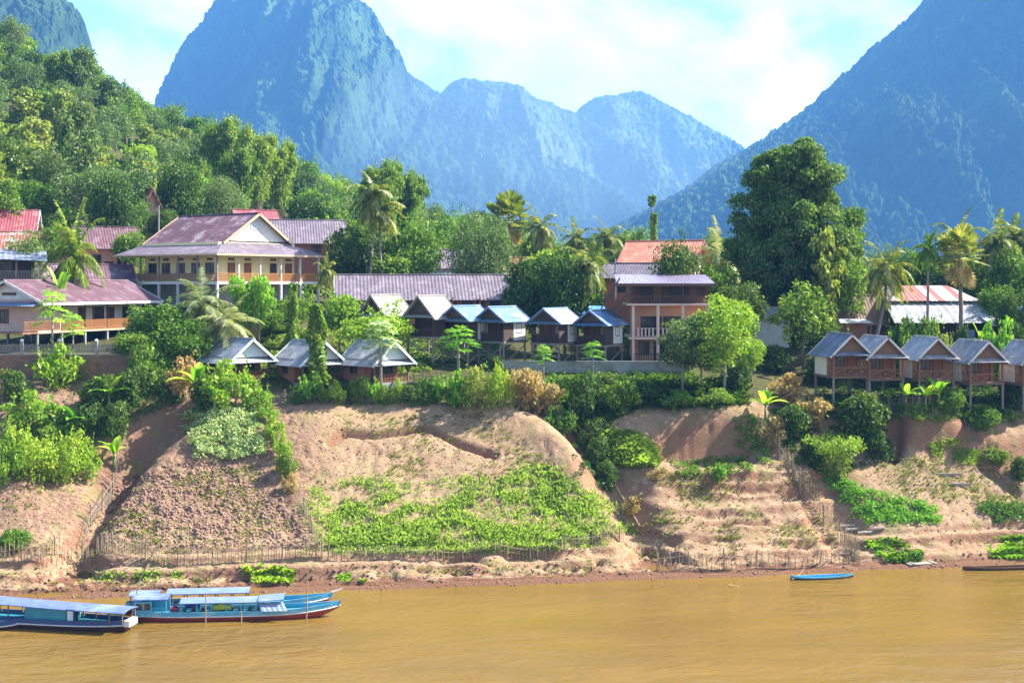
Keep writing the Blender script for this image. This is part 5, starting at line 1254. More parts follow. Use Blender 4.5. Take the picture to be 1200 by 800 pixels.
tag(MB().tube([(0, 0, 0), (.5, .05, .12), (1.0, 0, .02)], [.28, .34, .22], 8).build('bundle', M['cargo_blue']), 'dark blue bundle heaped behind the wheelhouse canopy of the blue boat', 'bundle')
bpy.data.objects['bundle'].location = v.matrix_basis @ Vector((x(216), .3, .95))
# boat behind it
v, L, sec = boat('second blue river boat with long pale canopy moored behind the near one', 148, 390, 717, 711, 1.9, 'boat_red', 'boat_blue', shear=.4, free=.7)
x = lambda px: -L / 2 + (px - 148) / 242 * L
canopy_roof(v, x(153), x(188), 1.7, 1.35, 'canopy_blue', posts=3, zp=.4, pm='timber_mid')
canopy_roof(v, x(196), x(292), 1.7, 1.42, 'canopy_pale', posts=6, zp=.35, pm='timber_mid')
MB().tube([(L / 2 - .1, 0, sec[-1][2]), (L / 2 + .7, 0, sec[-1][2] + .25)], [.1, .04], 6).build('prow', M['trim_white'], v)
mb = MB()
for k in range(7): xx = x(205 + k * 12); mb.box(xx - .14, xx + .14, -.7, .7, .55, .62)
mb.build('benches', M['timber_mid'], v)
# big dark boat on the left
v, L, sec = boat('dark navy and maroon boat with long blue roof and teal cabin at the left', 150, -90, 738, 725, 2.3, 'boat_maroon', 'boat_navy', shear=.5, free=.72)
x = lambda px: -L / 2 + (150 - px) / 240 * L
canopy_roof(v, x(153), x(75), 2.1, 1.4, 'canopy_blue', tilt=.08, posts=6, zp=.6, pm='timber_mid', arch=.12)
canopy_roof(v, x(75), x(-60), 2.1, 1.48, 'canopy_blue', tilt=.3, posts=6, zp=.6, pm='timber_mid', arch=.12)
MB().box(x(88), x(40), -.98, .98, .5, 1.47).build('cabin', M['boat_teal'], v)
door(v, face('back', 0, .985), -x(92.5), .56, .45, .85, 'white_blue', 'boat_navy')
MB().box(x(98), x(89), .6, .97, .5, 1.43).build('crew_locker', M['void'], v)
MB().box(-L / 2 - .4, -L / 2 - .01, -.62, .62, .38, .8).build('stern_board', M['trim_white'], v)
MB().tube([(-L / 2 + .3, 0, -.1), (-L / 2 - .1, 0, -.5)], [.06, .05], 6).build('rudder_stock', M['timber_dark'], v)
# small boat at the left edge
v, L, sec = boat('small blue dinghy with pale pointed tail cut off by the left edge', -85, 38, 737, 734, 1.5, 'boat_maroon', 'boat_navy', shear=.3, free=.55)
MB().tube([(L / 2 - .2, 0, sec[-1][2] - .1), (L / 2 + .5, .1, sec[-1][2] + .1)], [.1, .05], 6).build('tail', M['trim_white'], v)
MB().box(L / 2 - 2.2, L / 2 - .8, -.35, .35, .42, .56).build('foredeck', M['canopy_pale'], v)
# canoes, raft
def canoe(name, label, px0, px1, py0, py1, beam, m1, m2, free=.2):
    ds = H * F / (py0 - HY); db = H * F / (py1 - HY)
    A = Vector(((px0 - 600) * ds / F, ds, 0)); B = Vector(((px1 - 600) * db / F, db, 0)); L = (B - A).length
    v = thing(name, label, 'canoe', (A + B) / 2, math.atan2(B.y - A.y, B.x - A.x))
    V, Q, V2, Q2 = [], [], [], []; n = 22
    for i in range(n + 1):
        t = -1 + 2 * i / n; b = beam / 2 * max(.03, (1 - abs(t) ** 2.6)); zg = free + .12 * t ** 4; zk = -.12 + .15 * t ** 4
        V += [(t * L / 2, -b, zg), (t * L / 2, -b * .7, zk), (t * L / 2, b * .7, zk), (t * L / 2, b, zg)]
        V2 += [(t * L / 2, -b * 1.02, zg - .1), (t * L / 2, -b * 1.05, zg + .03), (t * L / 2, -b * .85, zg + .03), (t * L / 2, -b * .8, zg - .18), (t * L / 2, b * .8, zg - .18), (t * L / 2, b * .85, zg + .03), (t * L / 2, b * 1.05, zg + .03), (t * L / 2, b * 1.02, zg - .1)]
    for i in range(n):
        for j in range(3): Q.append((i * 4 + j, i * 4 + j + 1, i * 4 + j + 5, i * 4 + j + 4))
        for j in range(7): Q2.append((i * 8 + j, i * 8 + j + 1, i * 8 + j + 9, i * 8 + j + 8))
    MB().add(V, Q).build('hull', M[m1], v); MB().add(V2, Q2).build('gunwale', M[m2], v)
    return v
canoe('canoe', 'slim blue canoe moored at the foot of the diagonal fence', 926, 1000, 679, 676, .95, 'boat_maroon', 'boat_blue')
canoe('canoe', 'long dark wooden canoe moored at the right edge', 1128, 1255, 668, 664, 1.0, 'timber_dark', 'timber_brown')
g = hit1(1080, 661); r = thing('raft', 'pale plank raft beached at the waterline on the right', 'raft', g + Vector((0, 0, .05)), R(12))
mb = MB()
for k in range(4): mb.box(-1.3, 1.3, -.45 + k * .23, -.25 + k * .23, 0, .09)
mb.build('planks', M['drywood'], r); [MB().box(q - .08, q + .08, -.5, .5, .093, .16).build('crossbar', M['drywood'], r) for q in (-.92, .92)]
# mooring poles
for px, py, top, ln, lab in ((150, 722, 640, 2.0, 'thin leaning bamboo mooring pole left of the blue boats'), (359, 730, 668, .1, 'thin upright mooring pole in front of the blue boat bow'), (241, 732, 694, 0, 'short mooring stick in front of the blue boat canopy'), (283, 731, 714, 0, 'stub of a mooring stick beside the blue boat hull')):
    d = H * F / (py - HY); q = Vector(((px - 600) * d / F, d, 0)); h = (py - top) * d / F
    tag(MB().tube([(0, 0, -1), (ln * .4, 0, h * .5), (ln, 0, h)], [.05, .045, .03], 6).build('mooring_pole', M['bamboo']), lab, 'pole', 'bamboo mooring poles').location = q
w_ = hit([668, 684, 700, 722, 750], [486, 505, 532, 575, 622])
tag(MB().tube([Vector(q) - Vector(w_[0]) + Vector((0, 0, .45)) for q in w_], .05, 5).build('water_pipe', M['trim_tan']), 'long thin pale pipe running down the middle gully', 'pipe').location = Vector(w_[0])
for px, py, ln, lab in ((1118, 569, 3.0, 'long pale plank edging a garden bed on the right slope'), (1110, 557, 2.6, 'shorter plank edging the upper garden bed on the right slope')):
    q = hit1(px, py); tag(MB().box(-ln / 2, ln / 2, -.06, .06, -.05, .24).build('plank', M['drywood']), lab, 'plank').location = q
q = P(1133, 390, 145); t = thing('cloth', 'pale blue cloth hanging at the front of the market shed', 'cloth', q)
mb = MB()
for k in range(6): mb.add([(-.8 + k * .28, .05 * (k % 2), -.75), (-.8 + (k + 1) * .28, .05 * ((k + 1) % 2), -.7), (-.8 + (k + 1) * .28, 0, .3), (-.8 + k * .28, 0, .3)], [(0, 1, 2, 3)])
mb.build('fabric', M['canopy_blue'], t); MB().tube([(-1.1, 0, .3), (1.1, 0, .3)], .02, 4).build('line', M['wire'], t)
# drift of weed in the river, logs and timber on the bank
def hitw(px, py): d = H * F / (py - HY); return Vector(((px - 600) * d / F, d, 0))
v = place('bush_dry', hitw(858, 686) + Vector((0, 0, -.12)), .3, 1.1, 'driftweed', 'small clump of floating dry weed on the brown river', 'driftweed')
for px, py, rz, ln, lab in ((995, 618, .2, 1.6, 'pale log lying crosswise at the foot of the creeper slope'), (1003, 622, -.9, 1.8, 'grey log leaning downhill beside the crosswise log'), (1014, 626, .5, 1.3, 'short split log just above the river path'), (1030, 621, .1, 1.0, 'squared block of timber right of the logs'), (577, 478, 1.2, .9, 'crooked dead stump on top of the bare mound')):
    g = hit1(px, py)
    tag(MB().tube([(-ln / 2, 0, .12), (0, .03, .18), (ln / 2, 0, .2 if py > 500 else .8)], [.13, .15, .11], 7).build('log' if py > 500 else 'stump', M['drywood']), lab, 'log' if py > 500 else 'stump').location = g
# ------------------------------------------------------------------ village trees, one by one
tree('mango', 931, 158, 167, 152, 'mango_tree', 'giant dark rounded mango tree towering over the right bank', z=16.5, rz=0)
tree('upright', 942, 141, 330, 78, 'tree', 'fresh green upright tree in front of the giant mango')
tree('golden', 968, 150, 262, 50, 'tree', 'slim tree with yellowish top leaning on the giant mango right side')
tree('leafy', 990, 152, 300, 60, 'tree', 'mid green tree at the right foot of the giant mango')
tree('young', 848, 130.5, 336, 92, 'tree', 'young yellow green tree with pale trunk in front of the salmon guesthouse')
tree('young_dark', 800, 131.5, 366, 72, 'tree', 'dusky green tree left of the young yellow green tree')
tree('young_dark', 822, 132, 392, 55, 'tree', 'lower dusky tree between the two front trees by the guesthouse')
tree('young', 880, 134, 390, 40, 'tree', 'small leafy tree at the right flank of the young yellow green tree')
tree('round', 795, 150, 283, 62, 'tree', 'round dark tree in front of the orange red roof')
tree('leafy', 833, 151, 300, 62, 'tree', 'mid green tree right of the round dark tree by the orange roof')
tree('dark', 866, 147, 325, 62, 'tree', 'dark low tree between lavender roof and giant mango')
tree('fine', 563, 168, 244, 84, 'tree', 'dense grey green oval tree rising behind the row house')
tree('dark', 628, 149, 290, 78, 'tree', 'dark dense tree directly behind the blue roofed bungalows')
tree('round', 662, 147, 300, 60, 'tree', 'dark tree behind the bright coconut palm near the guesthouse')
tree('bright', 637, 158, 284, 56, 'tree', 'sunlit yellow green crown above the dark dense tree')
tree('leafy', 606, 160, 318, 40, 'tree', 'small mid green tree filling the gap left of the dark dense tree')
tree('dark', 412, 169, 262, 80, 'tree', 'dark tree between the villa and the tall coconut palms')
tree('leafy_wide', 480, 171, 258, 78, 'tree', 'mid green tree right of the tall coconut palms')
tree('leafy', 455, 168, 292, 66, 'tree', 'low leafy tree under the tall coconut palms')
tree('round', 212, 192, 190, 62, 'tree', 'perfectly round dark tree above the villa roof ridge')
tree('fine', 258, 196, 202, 66, 'tree', 'grey green bushy tree right of the round dark tree')
tree('round', 132, 176, 205, 60, 'tree', 'dark round tree on the slope left of the shrine roof')
tree('leafy', 152, 168, 268, 44, 'tree', 'leafy tree between brown house and villa roof')
tree('tall', 92, 196, 108, 56, 'tree', 'tall sparse grey tree with bare pale trunk above the yellow palm')
tree('grey', 30, 148, 262, 62, 'tree', 'small greyish tree in front of the faded red roof')
tree('leafy', 5, 176, 205, 50, 'tree', 'leafy tree behind the bright red roof at the left edge')
tree('leafy', 42, 186, 208, 60, 'tree', 'leafy tree right behind the bright red corrugated roof')
tree('leafy', 160, 183, 232, 44, 'tree', 'leafy tree hugging the left side of the shrine')
tree('dark', 192, 184, 240, 40, 'tree', 'dark tree hugging the right side of the shrine')
tree('leafy_wide', 62, 165, 262, 50, 'tree', 'leafy tree right of the faded red roof')
# palms
P_ = 'palm_tree'
tree('coconut_gold', 89, 146, 243, 78, P_, 'stocky yellow green palm between the red roofs and the villa', cat='palm')
tree('coconut_tall', 430, 166, 200, 76, P_, 'tall coconut palm with pale fronds, left one of the pair behind the row house', cat='palm', rz=0)
tree('coconut_tall', 449, 166, 222, 72, P_, 'coconut palm with orange nuts, right one of the pair behind the row house', cat='palm', rz=2.2)
tree('fan_palm', 596, 176, 224, 64, P_, 'broad bright palm behind the grey green oval tree', cat='palm')
tree('coconut', 637, 185, 243, 56, P_, 'dark feathery coconut palm against the hazy mountain', cat='palm')
tree('coconut', 677, 190, 260, 46, P_, 'small feathery palm midway between dark palm and orange roof', cat='palm')
tree('coconut', 717, 190, 258, 54, P_, 'drooping grey green palm just left of the orange red roof', cat='palm')
tree('coconut', 686, 147, 280, 72, P_, 'bright coconut palm behind the last blue roofed bungalow', cat='palm', rz=1.0)
tree('coconut_pale', 845, 172, 262, 72, P_, 'pale withered palm left of the giant mango crown', cat='palm')
tree('coconut_lean', 1020, 146, 284, 78, P_, 'leaning coconut palm with curved pale trunk beside the market shed', cat='palm', rz=0.3)
tree('fan_palm', 1125, 141.5, 262, 66, P_, 'tall fan palm with hanging dead leaves in front of the rusty shed', cat='palm')
tree('coconut', 1116, 170, 250, 66, P_, 'coconut palm whose crown shows above the fan palm', cat='palm')
tree('areca', 1086, 142, 272, 50, P_, 'slender palm with thin trunk left of the fan palm', cat='palm')
tree('coconut', 1168, 168, 254, 70, P_, 'coconut palm with pale fronds right of the fan palm', cat='palm')
tree('coconut_tall', 1196, 172, 252, 70, P_, 'coconut palm at the right edge of the skyline', cat='palm')
tree('coconut', 1000, 166, 275, 52, P_, 'soft grey palm between giant mango and leaning coconut', cat='palm')
tree('coconut_pale', 238, 134, 322, 92, P_, 'withered straw coloured palm in front of the yellow villa', cat='palm')
tree('coconut_pale', 262, 133, 350, 88, P_, 'low pale palm with arching fronds right of the withered one', cat='palm')
tree('coconut', 382, 150, 300, 34, P_, 'small young palm at the right corner of the villa balcony', cat='palm')
# trees just behind the market and along the right skyline
RS = [('dark', 1050, 175, 292, 56), ('leafy', 1072, 180, 285, 52), ('dark', 1098, 178, 300, 56), ('leafy_wide', 1140, 176, 296, 60), ('dark', 1165, 178, 290, 60), ('leafy_wide', 1185, 166, 292, 70), ('dark', 1210, 170, 285, 60), ('grey', 1035, 182, 280, 54), ('grey', 1010, 178, 290, 50), ('leafy', 745, 200, 262, 46), ('dark', 700, 200, 272, 46), ('leafy_wide', 655, 196, 280, 56), ('leafy', 620, 186, 276, 50), ('grey', 870, 185, 285, 56), ('leafy', 835, 196, 272, 44), ('dark', 730, 186, 285, 40), ('leafy', 690, 170, 292, 50), ('bright', 655, 166, 296, 44), ('leafy', 1170, 150, 330, 44), ('dark', 1192, 146, 335, 50)]
FOREST = []      # (proto, px, d, top row, width px, kind words, zone words)
def zone_right(px):
    return 'behind the market shed' if px > 1040 else 'behind the giant mango' if px > 780 else 'behind the orange red roof' if px > 715 else 'behind the blue roofed bungalows'
KW = {'dark': 'dark crowned', 'leafy': 'mid green', 'leafy_wide': 'broad mid green', 'grey': 'greyish', 'bright': 'light green', 'golden': 'yellowish', 'tall': 'tall thin', 'round': 'round dark', 'fine': 'bushy grey green', 'bamboo': 'feathery bamboo'}
for k, px, d, top, w_ in RS: FOREST.append((k, px, d, top, w_, zone_right(px)))
# thin vine hung tree on the skyline
tree('vine_column', 766, 195, 250, 24, 'vine_column', 'lower leafy vine hung trunk by the orange red roof', cat='tree')
g = at(764, 196); r = thing('tree', 'thin bare stemmed tree with a small tuft on top above the orange red roof', 'tree', g)
hh = H - (228 - HY) * 196 / F - g.z
MB().tube([(0, 0, -.3), (.15, 0, hh * .5), (.1, 0, hh - 1)], [.18, .13, .07], 6).build('trunk', M['bark'], r, True)
rg = np.random.default_rng(5); V, bl = crown_leaves(rg, 1.5, 2.4, hh - 2.2, 12, 70, .16, br=(.18, .3)); ob('crown', np_mesh('crown', V, np.arange(len(V)).reshape(-1, 4)), M['leaf_mid'], r)
# bamboo
BG = 'bamboo clumps on the wooded slope'
for px, d, top, w_, lab in ((262, 246, 136, 58, 'tallest feathery bamboo clump on the left ridge'), (300, 240, 148, 58, 'drooping bamboo clump right of the tallest one on the ridge'), (330, 250, 164, 50, 'smaller bamboo clump at the right end of the ridge group'), (280, 222, 172, 56, 'lower bamboo clump in front of the ridge bamboo'), (452, 228, 186, 56, 'lime green bamboo clump behind the tall coconut palms'), (478, 236, 196, 50, 'darker bamboo clump right of the lime green one'), (70, 290, 58, 46, 'light bamboo clump high on the left hillside')):
    tree('bamboo', px, d, top, w_, 'bamboo_clump', lab, BG, cat='bamboo', sink=.3)
# the wooded hillside on the left
rg = random.Random(4); pts = []
sky_px = [0, 60, 120, 190, 240, 330, 430, 500, 560, 640, 700]; 
tries = 0
while len(pts) < 175 and tries < 6000:
    tries += 1
    d = rg.uniform(186, 372); px = rg.uniform(-25, 600)
    x = (px - 600) * d / F
    if px > 380 and d < 200 or 236 < px < 352 and d < 262 or 168 < px < 295 and d < 222 or 436 < px < 495 and d < 250: continue
    if any(math.hypot(x - q[0], d - q[1]) < 6.6 for q in pts): continue
    py = HY - (float(tz(x, d)) - H) * F / d
    if any(abs(px - cx) < r_ and abs(py - 60 - cy) < r2 for cx, r_, cy, r2 in ((212, 22, 170, 40), (92, 16, 120, 20))) and d < 200: continue
    pts.append((x, d, px, py))
def zone_left(px, d):
    h = 'high on the slope' if d > 300 else 'halfway up the slope' if d > 240 else 'at the slope foot'
    w_ = 'above the red roof' if px < 60 else 'above the yellow palm' if px < 140 else 'above the shrine' if px < 200 else 'above the villa roof' if px < 300 else 'right of the villa' if px < 400 else 'behind the coconut palms' if px < 480 else 'behind the row house'
    return h + ' ' + w_
for x, d, px, py in pts:
    u = rg.random()
    if px < 235 and d < 300: k = 'golden' if u < .34 else 'grey' if u < .58 else 'leafy' if u < .76 else 'tall' if u < .84 else 'bright' if u < .9 else 'dark'
    elif px < 235: k = 'leafy' if u < .36 else 'dark' if u < .58 else 'grey' if u < .76 else 'bright' if u < .9 else 'golden'
    else: k = 'leafy_wide' if u < .3 else 'leafy' if u < .5 else 'bright' if u < .68 else 'dark' if u < .88 else 'grey'
    hgt = PROTO[k][1] * rg.uniform(.8, 1.2); w_ = PROTO[k][2] * rg.uniform(.85, 1.25)
    top = HY - (float(tz(x, d)) + hgt - H) * F / d
    FOREST.append((k, px, d, top, w_ * F / d, zone_left(px, d)))
from collections import defaultdict
cells = defaultdict(list)
for f in FOREST: cells[(KW[f[0]], f[5])].append(f)
ORD = ['leftmost', 'second', 'third', 'fourth', 'fifth', 'sixth', 'seventh', 'eighth']
for (kw, zn), fs in cells.items():
    fs.sort(key=lambda f: f[1])
    for i, f in enumerate(fs):
        if len(fs) == 1: lab = f'only {kw} tree {zn}'
        else: lab = (f'{ORD[i]} of' if i == 0 else f'rightmost of' if i == len(fs) - 1 else f'{ORD[i]} from left of') + f' {kw} trees {zn}'
        tree(f[0], f[1], f[2], f[3], f[4], 'tree', lab, 'trees of the wooded slopes behind the village', sink=.2)
# a low scrub mass fills the ground between the trunks
def scatter_mass(name, label, pts, sizes, per, leaf, lm, cat='undergrowth', seed=0, flat=.7):
    rng = np.random.default_rng(seed); Vs = []
    for (x, y, z), s in zip(pts, sizes):
        n = int(per * s * s) + 6
        dd = unit(rng.normal(size=(n, 3)) + np.array([0, 0, .5])); dd[:, 2] = np.abs(dd[:, 2])
        pos = np.array([x, y, z]) + dd * s * rng.uniform(.6, 1.05, (n, 1)) * np.array([1, 1, flat])
        V, _ = leaf_quads(pos, dd + rng.normal(size=(n, 3)) * .8, leaf * rng.uniform(.6, 1.3, n), .6, rng); Vs.append(V)
    V = np.concatenate(Vs)
    o = ob(name, np_mesh(name, V, np.arange(len(V)).reshape(-1, 4)), M[lm]); return tag(o, label, cat, None, 'stuff')
rng = np.random.default_rng(9)
px = rng.uniform(-60, 720, 1500); d = rng.uniform(168, 372, 1500); x = (px - 600) * d / F
scatter_mass('undergrowth', 'tangled green scrub covering the wooded hillside', np.stack([x, d, tz(x, d)], 1), rng.uniform(.9, 2.3, 1500), 26, .36, 'leaf_mid', seed=3)
px = rng.uniform(-60, 640, 700); d = rng.uniform(175, 365, 700); x = (px - 600) * d / F
scatter_mass('undergrowth', 'dry yellowish scrub between the hillside trees', np.stack([x, d, tz(x, d)], 1), rng.uniform(.8, 1.9, 700), 24, .34, 'leaf_yellow', seed=4)
px = rng.uniform(560, 1300, 700); d = rng.uniform(152, 215, 700); x = (px - 600) * d / F
scatter_mass('undergrowth', 'low dark scrub behind the village houses', np.stack([x, d, tz(x, d)], 1), rng.uniform(.7, 1.8, 700), 30, .28, 'leaf_dark', seed=5)

# ------------------------------------------------------------------ gardens around the houses
tree('bamboo_bright', 293, 138, 318, 52, 'bamboo_clump', 'vivid feathery bamboo in front of the villa corner', cat='bamboo', sink=.2)
tree('leafy', 268, 141, 356, 48, 'tree', 'leafy tree left of the vivid bamboo below the villa')
tree('leafy_wide', 345, 144, 348, 56, 'tree', 'spreading tree under the villa balcony behind the vine column')
tree('dark', 300, 146, 350, 50, 'tree', 'dark tree in the shade below the villa balcony')
tree('vine_column', 343, 138.5, 332, 30, 'vine_column', 'vine covered column tree under the villa balcony', cat='tree')
tree('vine_column', 371, 129.6, 356, 46, 'vine_column', 'leafy vine covered trunk between the left brick bungalows', cat='tree')
tree('bright', 398, 142, 338, 54, 'tree', 'bright yellow green tree right of the villa posts')
tree('layered', 446, 136, 368, 92, 'tree', 'light green layered tree in front of the thatched bungalows')
tree('leafy', 186, 132, 352, 76, 'tree', 'mid green tree hiding the right end of the pink guesthouse')
tree('leafy_wide', 212, 130.5, 372, 70, 'tree', 'spreading green tree below the withered palm')
tree('leafy', 158, 129.6, 384, 60, 'tree', 'bushy tree in front of the brick retaining wall')
tree('leafy', 318, 141, 362, 50, 'tree', 'leafy tree between vivid bamboo and vine columns')
tree('papaya', 62, 128.6, 355, 44, 'papaya_tree', 'papaya tree in front of the pink guesthouse veranda', cat='papaya', z=15)
tree('papaya', 86, 128.5, 377, 30, 'papaya_tree', 'small papaya tree right of the taller one by the veranda', cat='papaya', z=15.5)
tree('papaya_big', 446, 128.6, 386, 48, 'papaya_tree', 'papaya tree with whitish leaves before the right brick bungalow', cat='papaya')
tree('papaya', 694, 132.5, 408, 30, 'papaya_tree', 'slim papaya tree in front of the last blue roofed bungalow', cat='papaya')
tree('papaya', 637, 131.5, 412, 26, 'papaya_tree', 'small papaya tree in front of the cross braced stilts', cat='papaya')
tree('papaya', 537, 131, 394, 52, 'papaya_tree', 'broad bushy papaya in front of the second blue roofed bungalow', cat='papaya')
for px, py, w_, h_, pn, lab in (
    (66, 452, 66, 58, 'bush_light', 'bright bush leaning over the brick wall'), (20, 470, 46, 44, 'bush_dark', 'dark bush at the left edge below the brick wall'),
    (40, 500, 80, 50, 'bush_light', 'pale green scrub bush at the left edge of the slope'), (8, 560, 60, 66, 'weeds', 'rank weeds at the far left above the pale soil'),
    (40, 558, 66, 64, 'weeds', 'rank weeds second from the left edge above the pale soil'), (72, 560, 60, 60, 'weeds', 'dense bright weeds at the middle of the left scrub'), (100, 560, 44, 56, 'bush_light', 'bright bush at the right end of the left scrub'),
    (70, 520, 60, 44, 'bush', 'green bush behind the left weeds'), (98, 505, 44, 40, 'bush_dark', 'dark bush at the top of the gully weeds'),
    (118, 478, 56, 46, 'bush_dark', 'dark bush in the shade under the brick wall'), (150, 470, 52, 46, 'bush_dark', 'dark bush next to the shaded raw earth'), (134, 508, 40, 44, 'bush_dark', 'dark bush deep in the left gully'),
    (178, 455, 56, 60, 'bush', 'green bush under the spreading tree'), (212, 462, 42, 54, 'bush_dry', 'straw coloured dry bush left of the brick bungalows'), (240, 478, 44, 46, 'bush_dark', 'dark bush above the bean patch'),
    (268, 476, 74, 64, 'bush_light', 'yellow green bush in front of the left brick bungalow'), (300, 480, 46, 40, 'bush_light', 'bright bush at the top of the hedge line'),
    (312, 496, 32, 34, 'bush_light', 'first bush of the hedge running down the slope'), (322, 515, 30, 34, 'bush_light', 'second bush of the hedge running down the slope'), (330, 536, 28, 34, 'bush_light', 'third bush of the hedge running down the slope'), (337, 556, 26, 32, 'bush', 'fourth bush of the hedge running down the slope'), (340, 575, 24, 26, 'bush_dry', 'dry bush ending the hedge down the slope'),
    (200, 346, 60, 40, 'bush', 'bush at the near right end of the pink guesthouse roof'),
    (560, 476, 44, 52, 'bush_yellow', 'yellow green tall bush above the bare mound'), (586, 476, 40, 56, 'weeds', 'yellowish reeds right of the tall yellow bush'), (612, 480, 40, 54, 'reeds_dry', 'dry brown reeds above the bare mound'), (635, 484, 40, 40, 'reeds_dry', 'dry reeds next to the dark round shrub'), (540, 474, 36, 40, 'bush_broad', 'broad leaved bush left of the yellow bush'),
    (680, 492, 48, 66, 'bush_dark', 'dark round shrub in front of the low concrete wall'), (655, 505, 36, 34, 'bush', 'low green shrub left of the gully'),
    (700, 545, 36, 40, 'bush_dark', 'dark shrub in the middle gully'), (710, 572, 32, 38, 'bush_dark', 'lower dark shrub in the middle gully'), (692, 520, 40, 36, 'bush_dark', 'dark shrub at the head of the middle gully'), (728, 480, 50, 40, 'bush', 'shrub above the yellow grass tuft'), (752, 470, 46, 30, 'bush_dark', 'dark shrub under the dusky tree'), (705, 462, 40, 30, 'bush_dark', 'dark shrub below the low concrete wall'),
    (790, 475, 50, 22, 'bush', 'low shrub on the brink under the dusky tree'), (835, 472, 50, 20, 'bush', 'low shrub on the brink under the young tree'), (862, 455, 40, 40, 'bush_dark', 'dark shrub right of the young tree trunk'),
    (905, 520, 44, 40, 'bush_dry', 'dry tangle right of the trailing bush'), (930, 512, 50, 46, 'bush_dark', 'dark bush left of the broad dark shrub'), (925, 470, 50, 40, 'bush_dry', 'brown dry tangle under the fresh upright tree'), (950, 500, 36, 40, 'reeds_dry', 'dead banana leaves below the dark roofed bungalow'),
    (1010, 512, 76, 62, 'bush_dark', 'broad dark shrub under the timber bungalows'), (1030, 535, 40, 40, 'bush_dark', 'dark shrub right of the weeping bush'), (955, 545, 40, 40, 'bush_dark', 'dark shrub left of the weeping bush'),
    (980, 556, 64, 50, 'weeping', 'bright weeping round bush on the right slope'),
    (770, 560, 30, 16, 'bush_dry', 'dry tangle at the left of the ledge'), (842, 562, 18, 20, 'bush_broad', 'small vivid shrub below the ledge creepers'),
    (1150, 500, 40, 30, 'bush', 'green shrub right of the raw earth mound'), (1185, 470, 36, 34, 'bush_dark', 'dark shrub under the right edge bungalow'), (1110, 480, 36, 30, 'bush', 'green shrub under the second bungalow from the right'), (1195, 560, 26, 30, 'bush_dark', 'dark shrub at the right edge of the slope'), (1168, 540, 26, 18, 'bush', 'little shrub beside the earth crack'),
    (18, 640, 34, 24, 'bush', 'small low shrub on the pale soil at the left'), (740, 600, 30, 24, 'bush_dry', 'bleached brush heap at the end of the maize fence')):
    bush(pn, px, py, w_, h_, 'shrub' if 'shrub' in lab else 'reeds' if 'reeds' in lab else 'weeds' if 'weeds' in lab else 'bush', lab, 'shrub' if 'shrub' in lab else 'bush')
for i, px in enumerate(range(348, 540, 15)):
    kd = ['bush', 'bush_broad', 'bush', 'bush_light', 'bush_dark'][i % 5]
    lab = {348: 'hedge bush against the fence directly beside the vine covered trunk'}.get(px, f'{["first", "second", "third", "fourth", "fifth", "sixth", "seventh", "eighth", "ninth", "tenth", "eleventh", "twelfth"][i - 1]} hedge bush right of the one beside the vine trunk')
    bush(kd, px, 473 - (i % 3), 22 + 5 * (i % 2), 24 + (i * 7) % 12, 'hedge_bush', lab, 'bush', 'hedge bushes along the paling fence')
for px, py, h_, pn, lab in ((134, 548, 36, 'banana_small', 'young banana plant standing alone in the left gully'), (86, 516, 46, 'banana', 'banana plant among the left weeds'), (128, 486, 50, 'banana', 'dark banana plant in the shade below the brick wall'), (232, 478, 56, 'banana', 'banana plant left of the yellow green bush'), (252, 484, 36, 'banana_small', 'little banana plant at the edge of the bean patch'),
                           (1062, 480, 34, 'banana', 'banana plant under the pale roofed timber bungalow'), (1085, 480, 32, 'banana', 'banana plant under the bungalow below the fan palm'), (1100, 478, 36, 'banana_small', 'small banana plant between the middle bungalows'), (1042, 482, 30, 'banana_small', 'small banana plant left of the fence under the bungalows'), (897, 494, 40, 'banana', 'vivid broad leaved plant at the head of the diagonal fence'), (1128, 482, 28, 'banana_small', 'small banana plant below the second bungalow from the right'), (32, 330, 26, 'banana_small', 'banana plant between the pavilion and pink guesthouse')):
    bush(pn, px, py, h_ * .95, h_, 'banana_plant', lab, 'banana plant') if py > 400 else tree(pn, 70, 141, 312, 30, 'banana_plant', lab, cat='banana plant')
for px, d, top, w_, pn, lab in ((1060, 138, 362, 60, 'bush_light', 'leafy vine heap in front of the market shed left side'), (1088, 138, 362, 46, 'bush', 'taller vine heap in front of the market shed middle'), (1072, 136, 386, 40, 'bush', 'low bush above the pale roofed bungalow'), (1110, 136, 386, 34, 'bush_yellow', 'round yellow green bush above the bungalow below the fan palm'), (1125, 139.5, 372, 26, 'bush_dark', 'ivy clad base around the fan palm trunk'), (1168, 138, 376, 44, 'bush_broad', 'leafy bush left of the red flowering one'), (1150, 139, 372, 30, 'banana', 'spiky leaved plant right of the fan palm'), (1195, 139, 366, 44, 'bush_dark', 'dark bush at the right edge above the bungalows'), (1045, 140, 372, 36, 'bush_dark', 'dark bush under the leaning palm'), (985, 139, 372, 40, 'bush', 'green bush between mango and dark roofed bungalow'), (905, 140, 400, 50, 'bush_dark', 'dark bush in the shade left of the fresh upright tree'), (960, 137, 405, 40, 'bush_dark', 'dark bush in the shade right of the fresh upright tree')):
    tree(pn, px, d, top, w_, 'bush', lab, cat='bush')
PROTO['flowering'] = ([PROTO['bush_broad'][0][0], ('foliage', PROTO['bush_light'][0][1][1], M['flower'])], PROTO['bush_light'][1], PROTO['bush_light'][2])
fm = PROTO['bush_light'][0][1][1].copy(); fm.materials.clear(); fm.materials.append(M['flower']); PROTO['flowering'] = ([PROTO['bush_light'][0][0], ('foliage', fm, None)], 2, 3)
tree('flowering', 1182, 138.5, 384, 26, 'bush', 'red flowering bush above the second bungalow from the right', cat='bush')
tree('flowering', 1120, 135.5, 402, 14, 'bush', 'small red flowering bush between the middle timber bungalows', cat='bush')

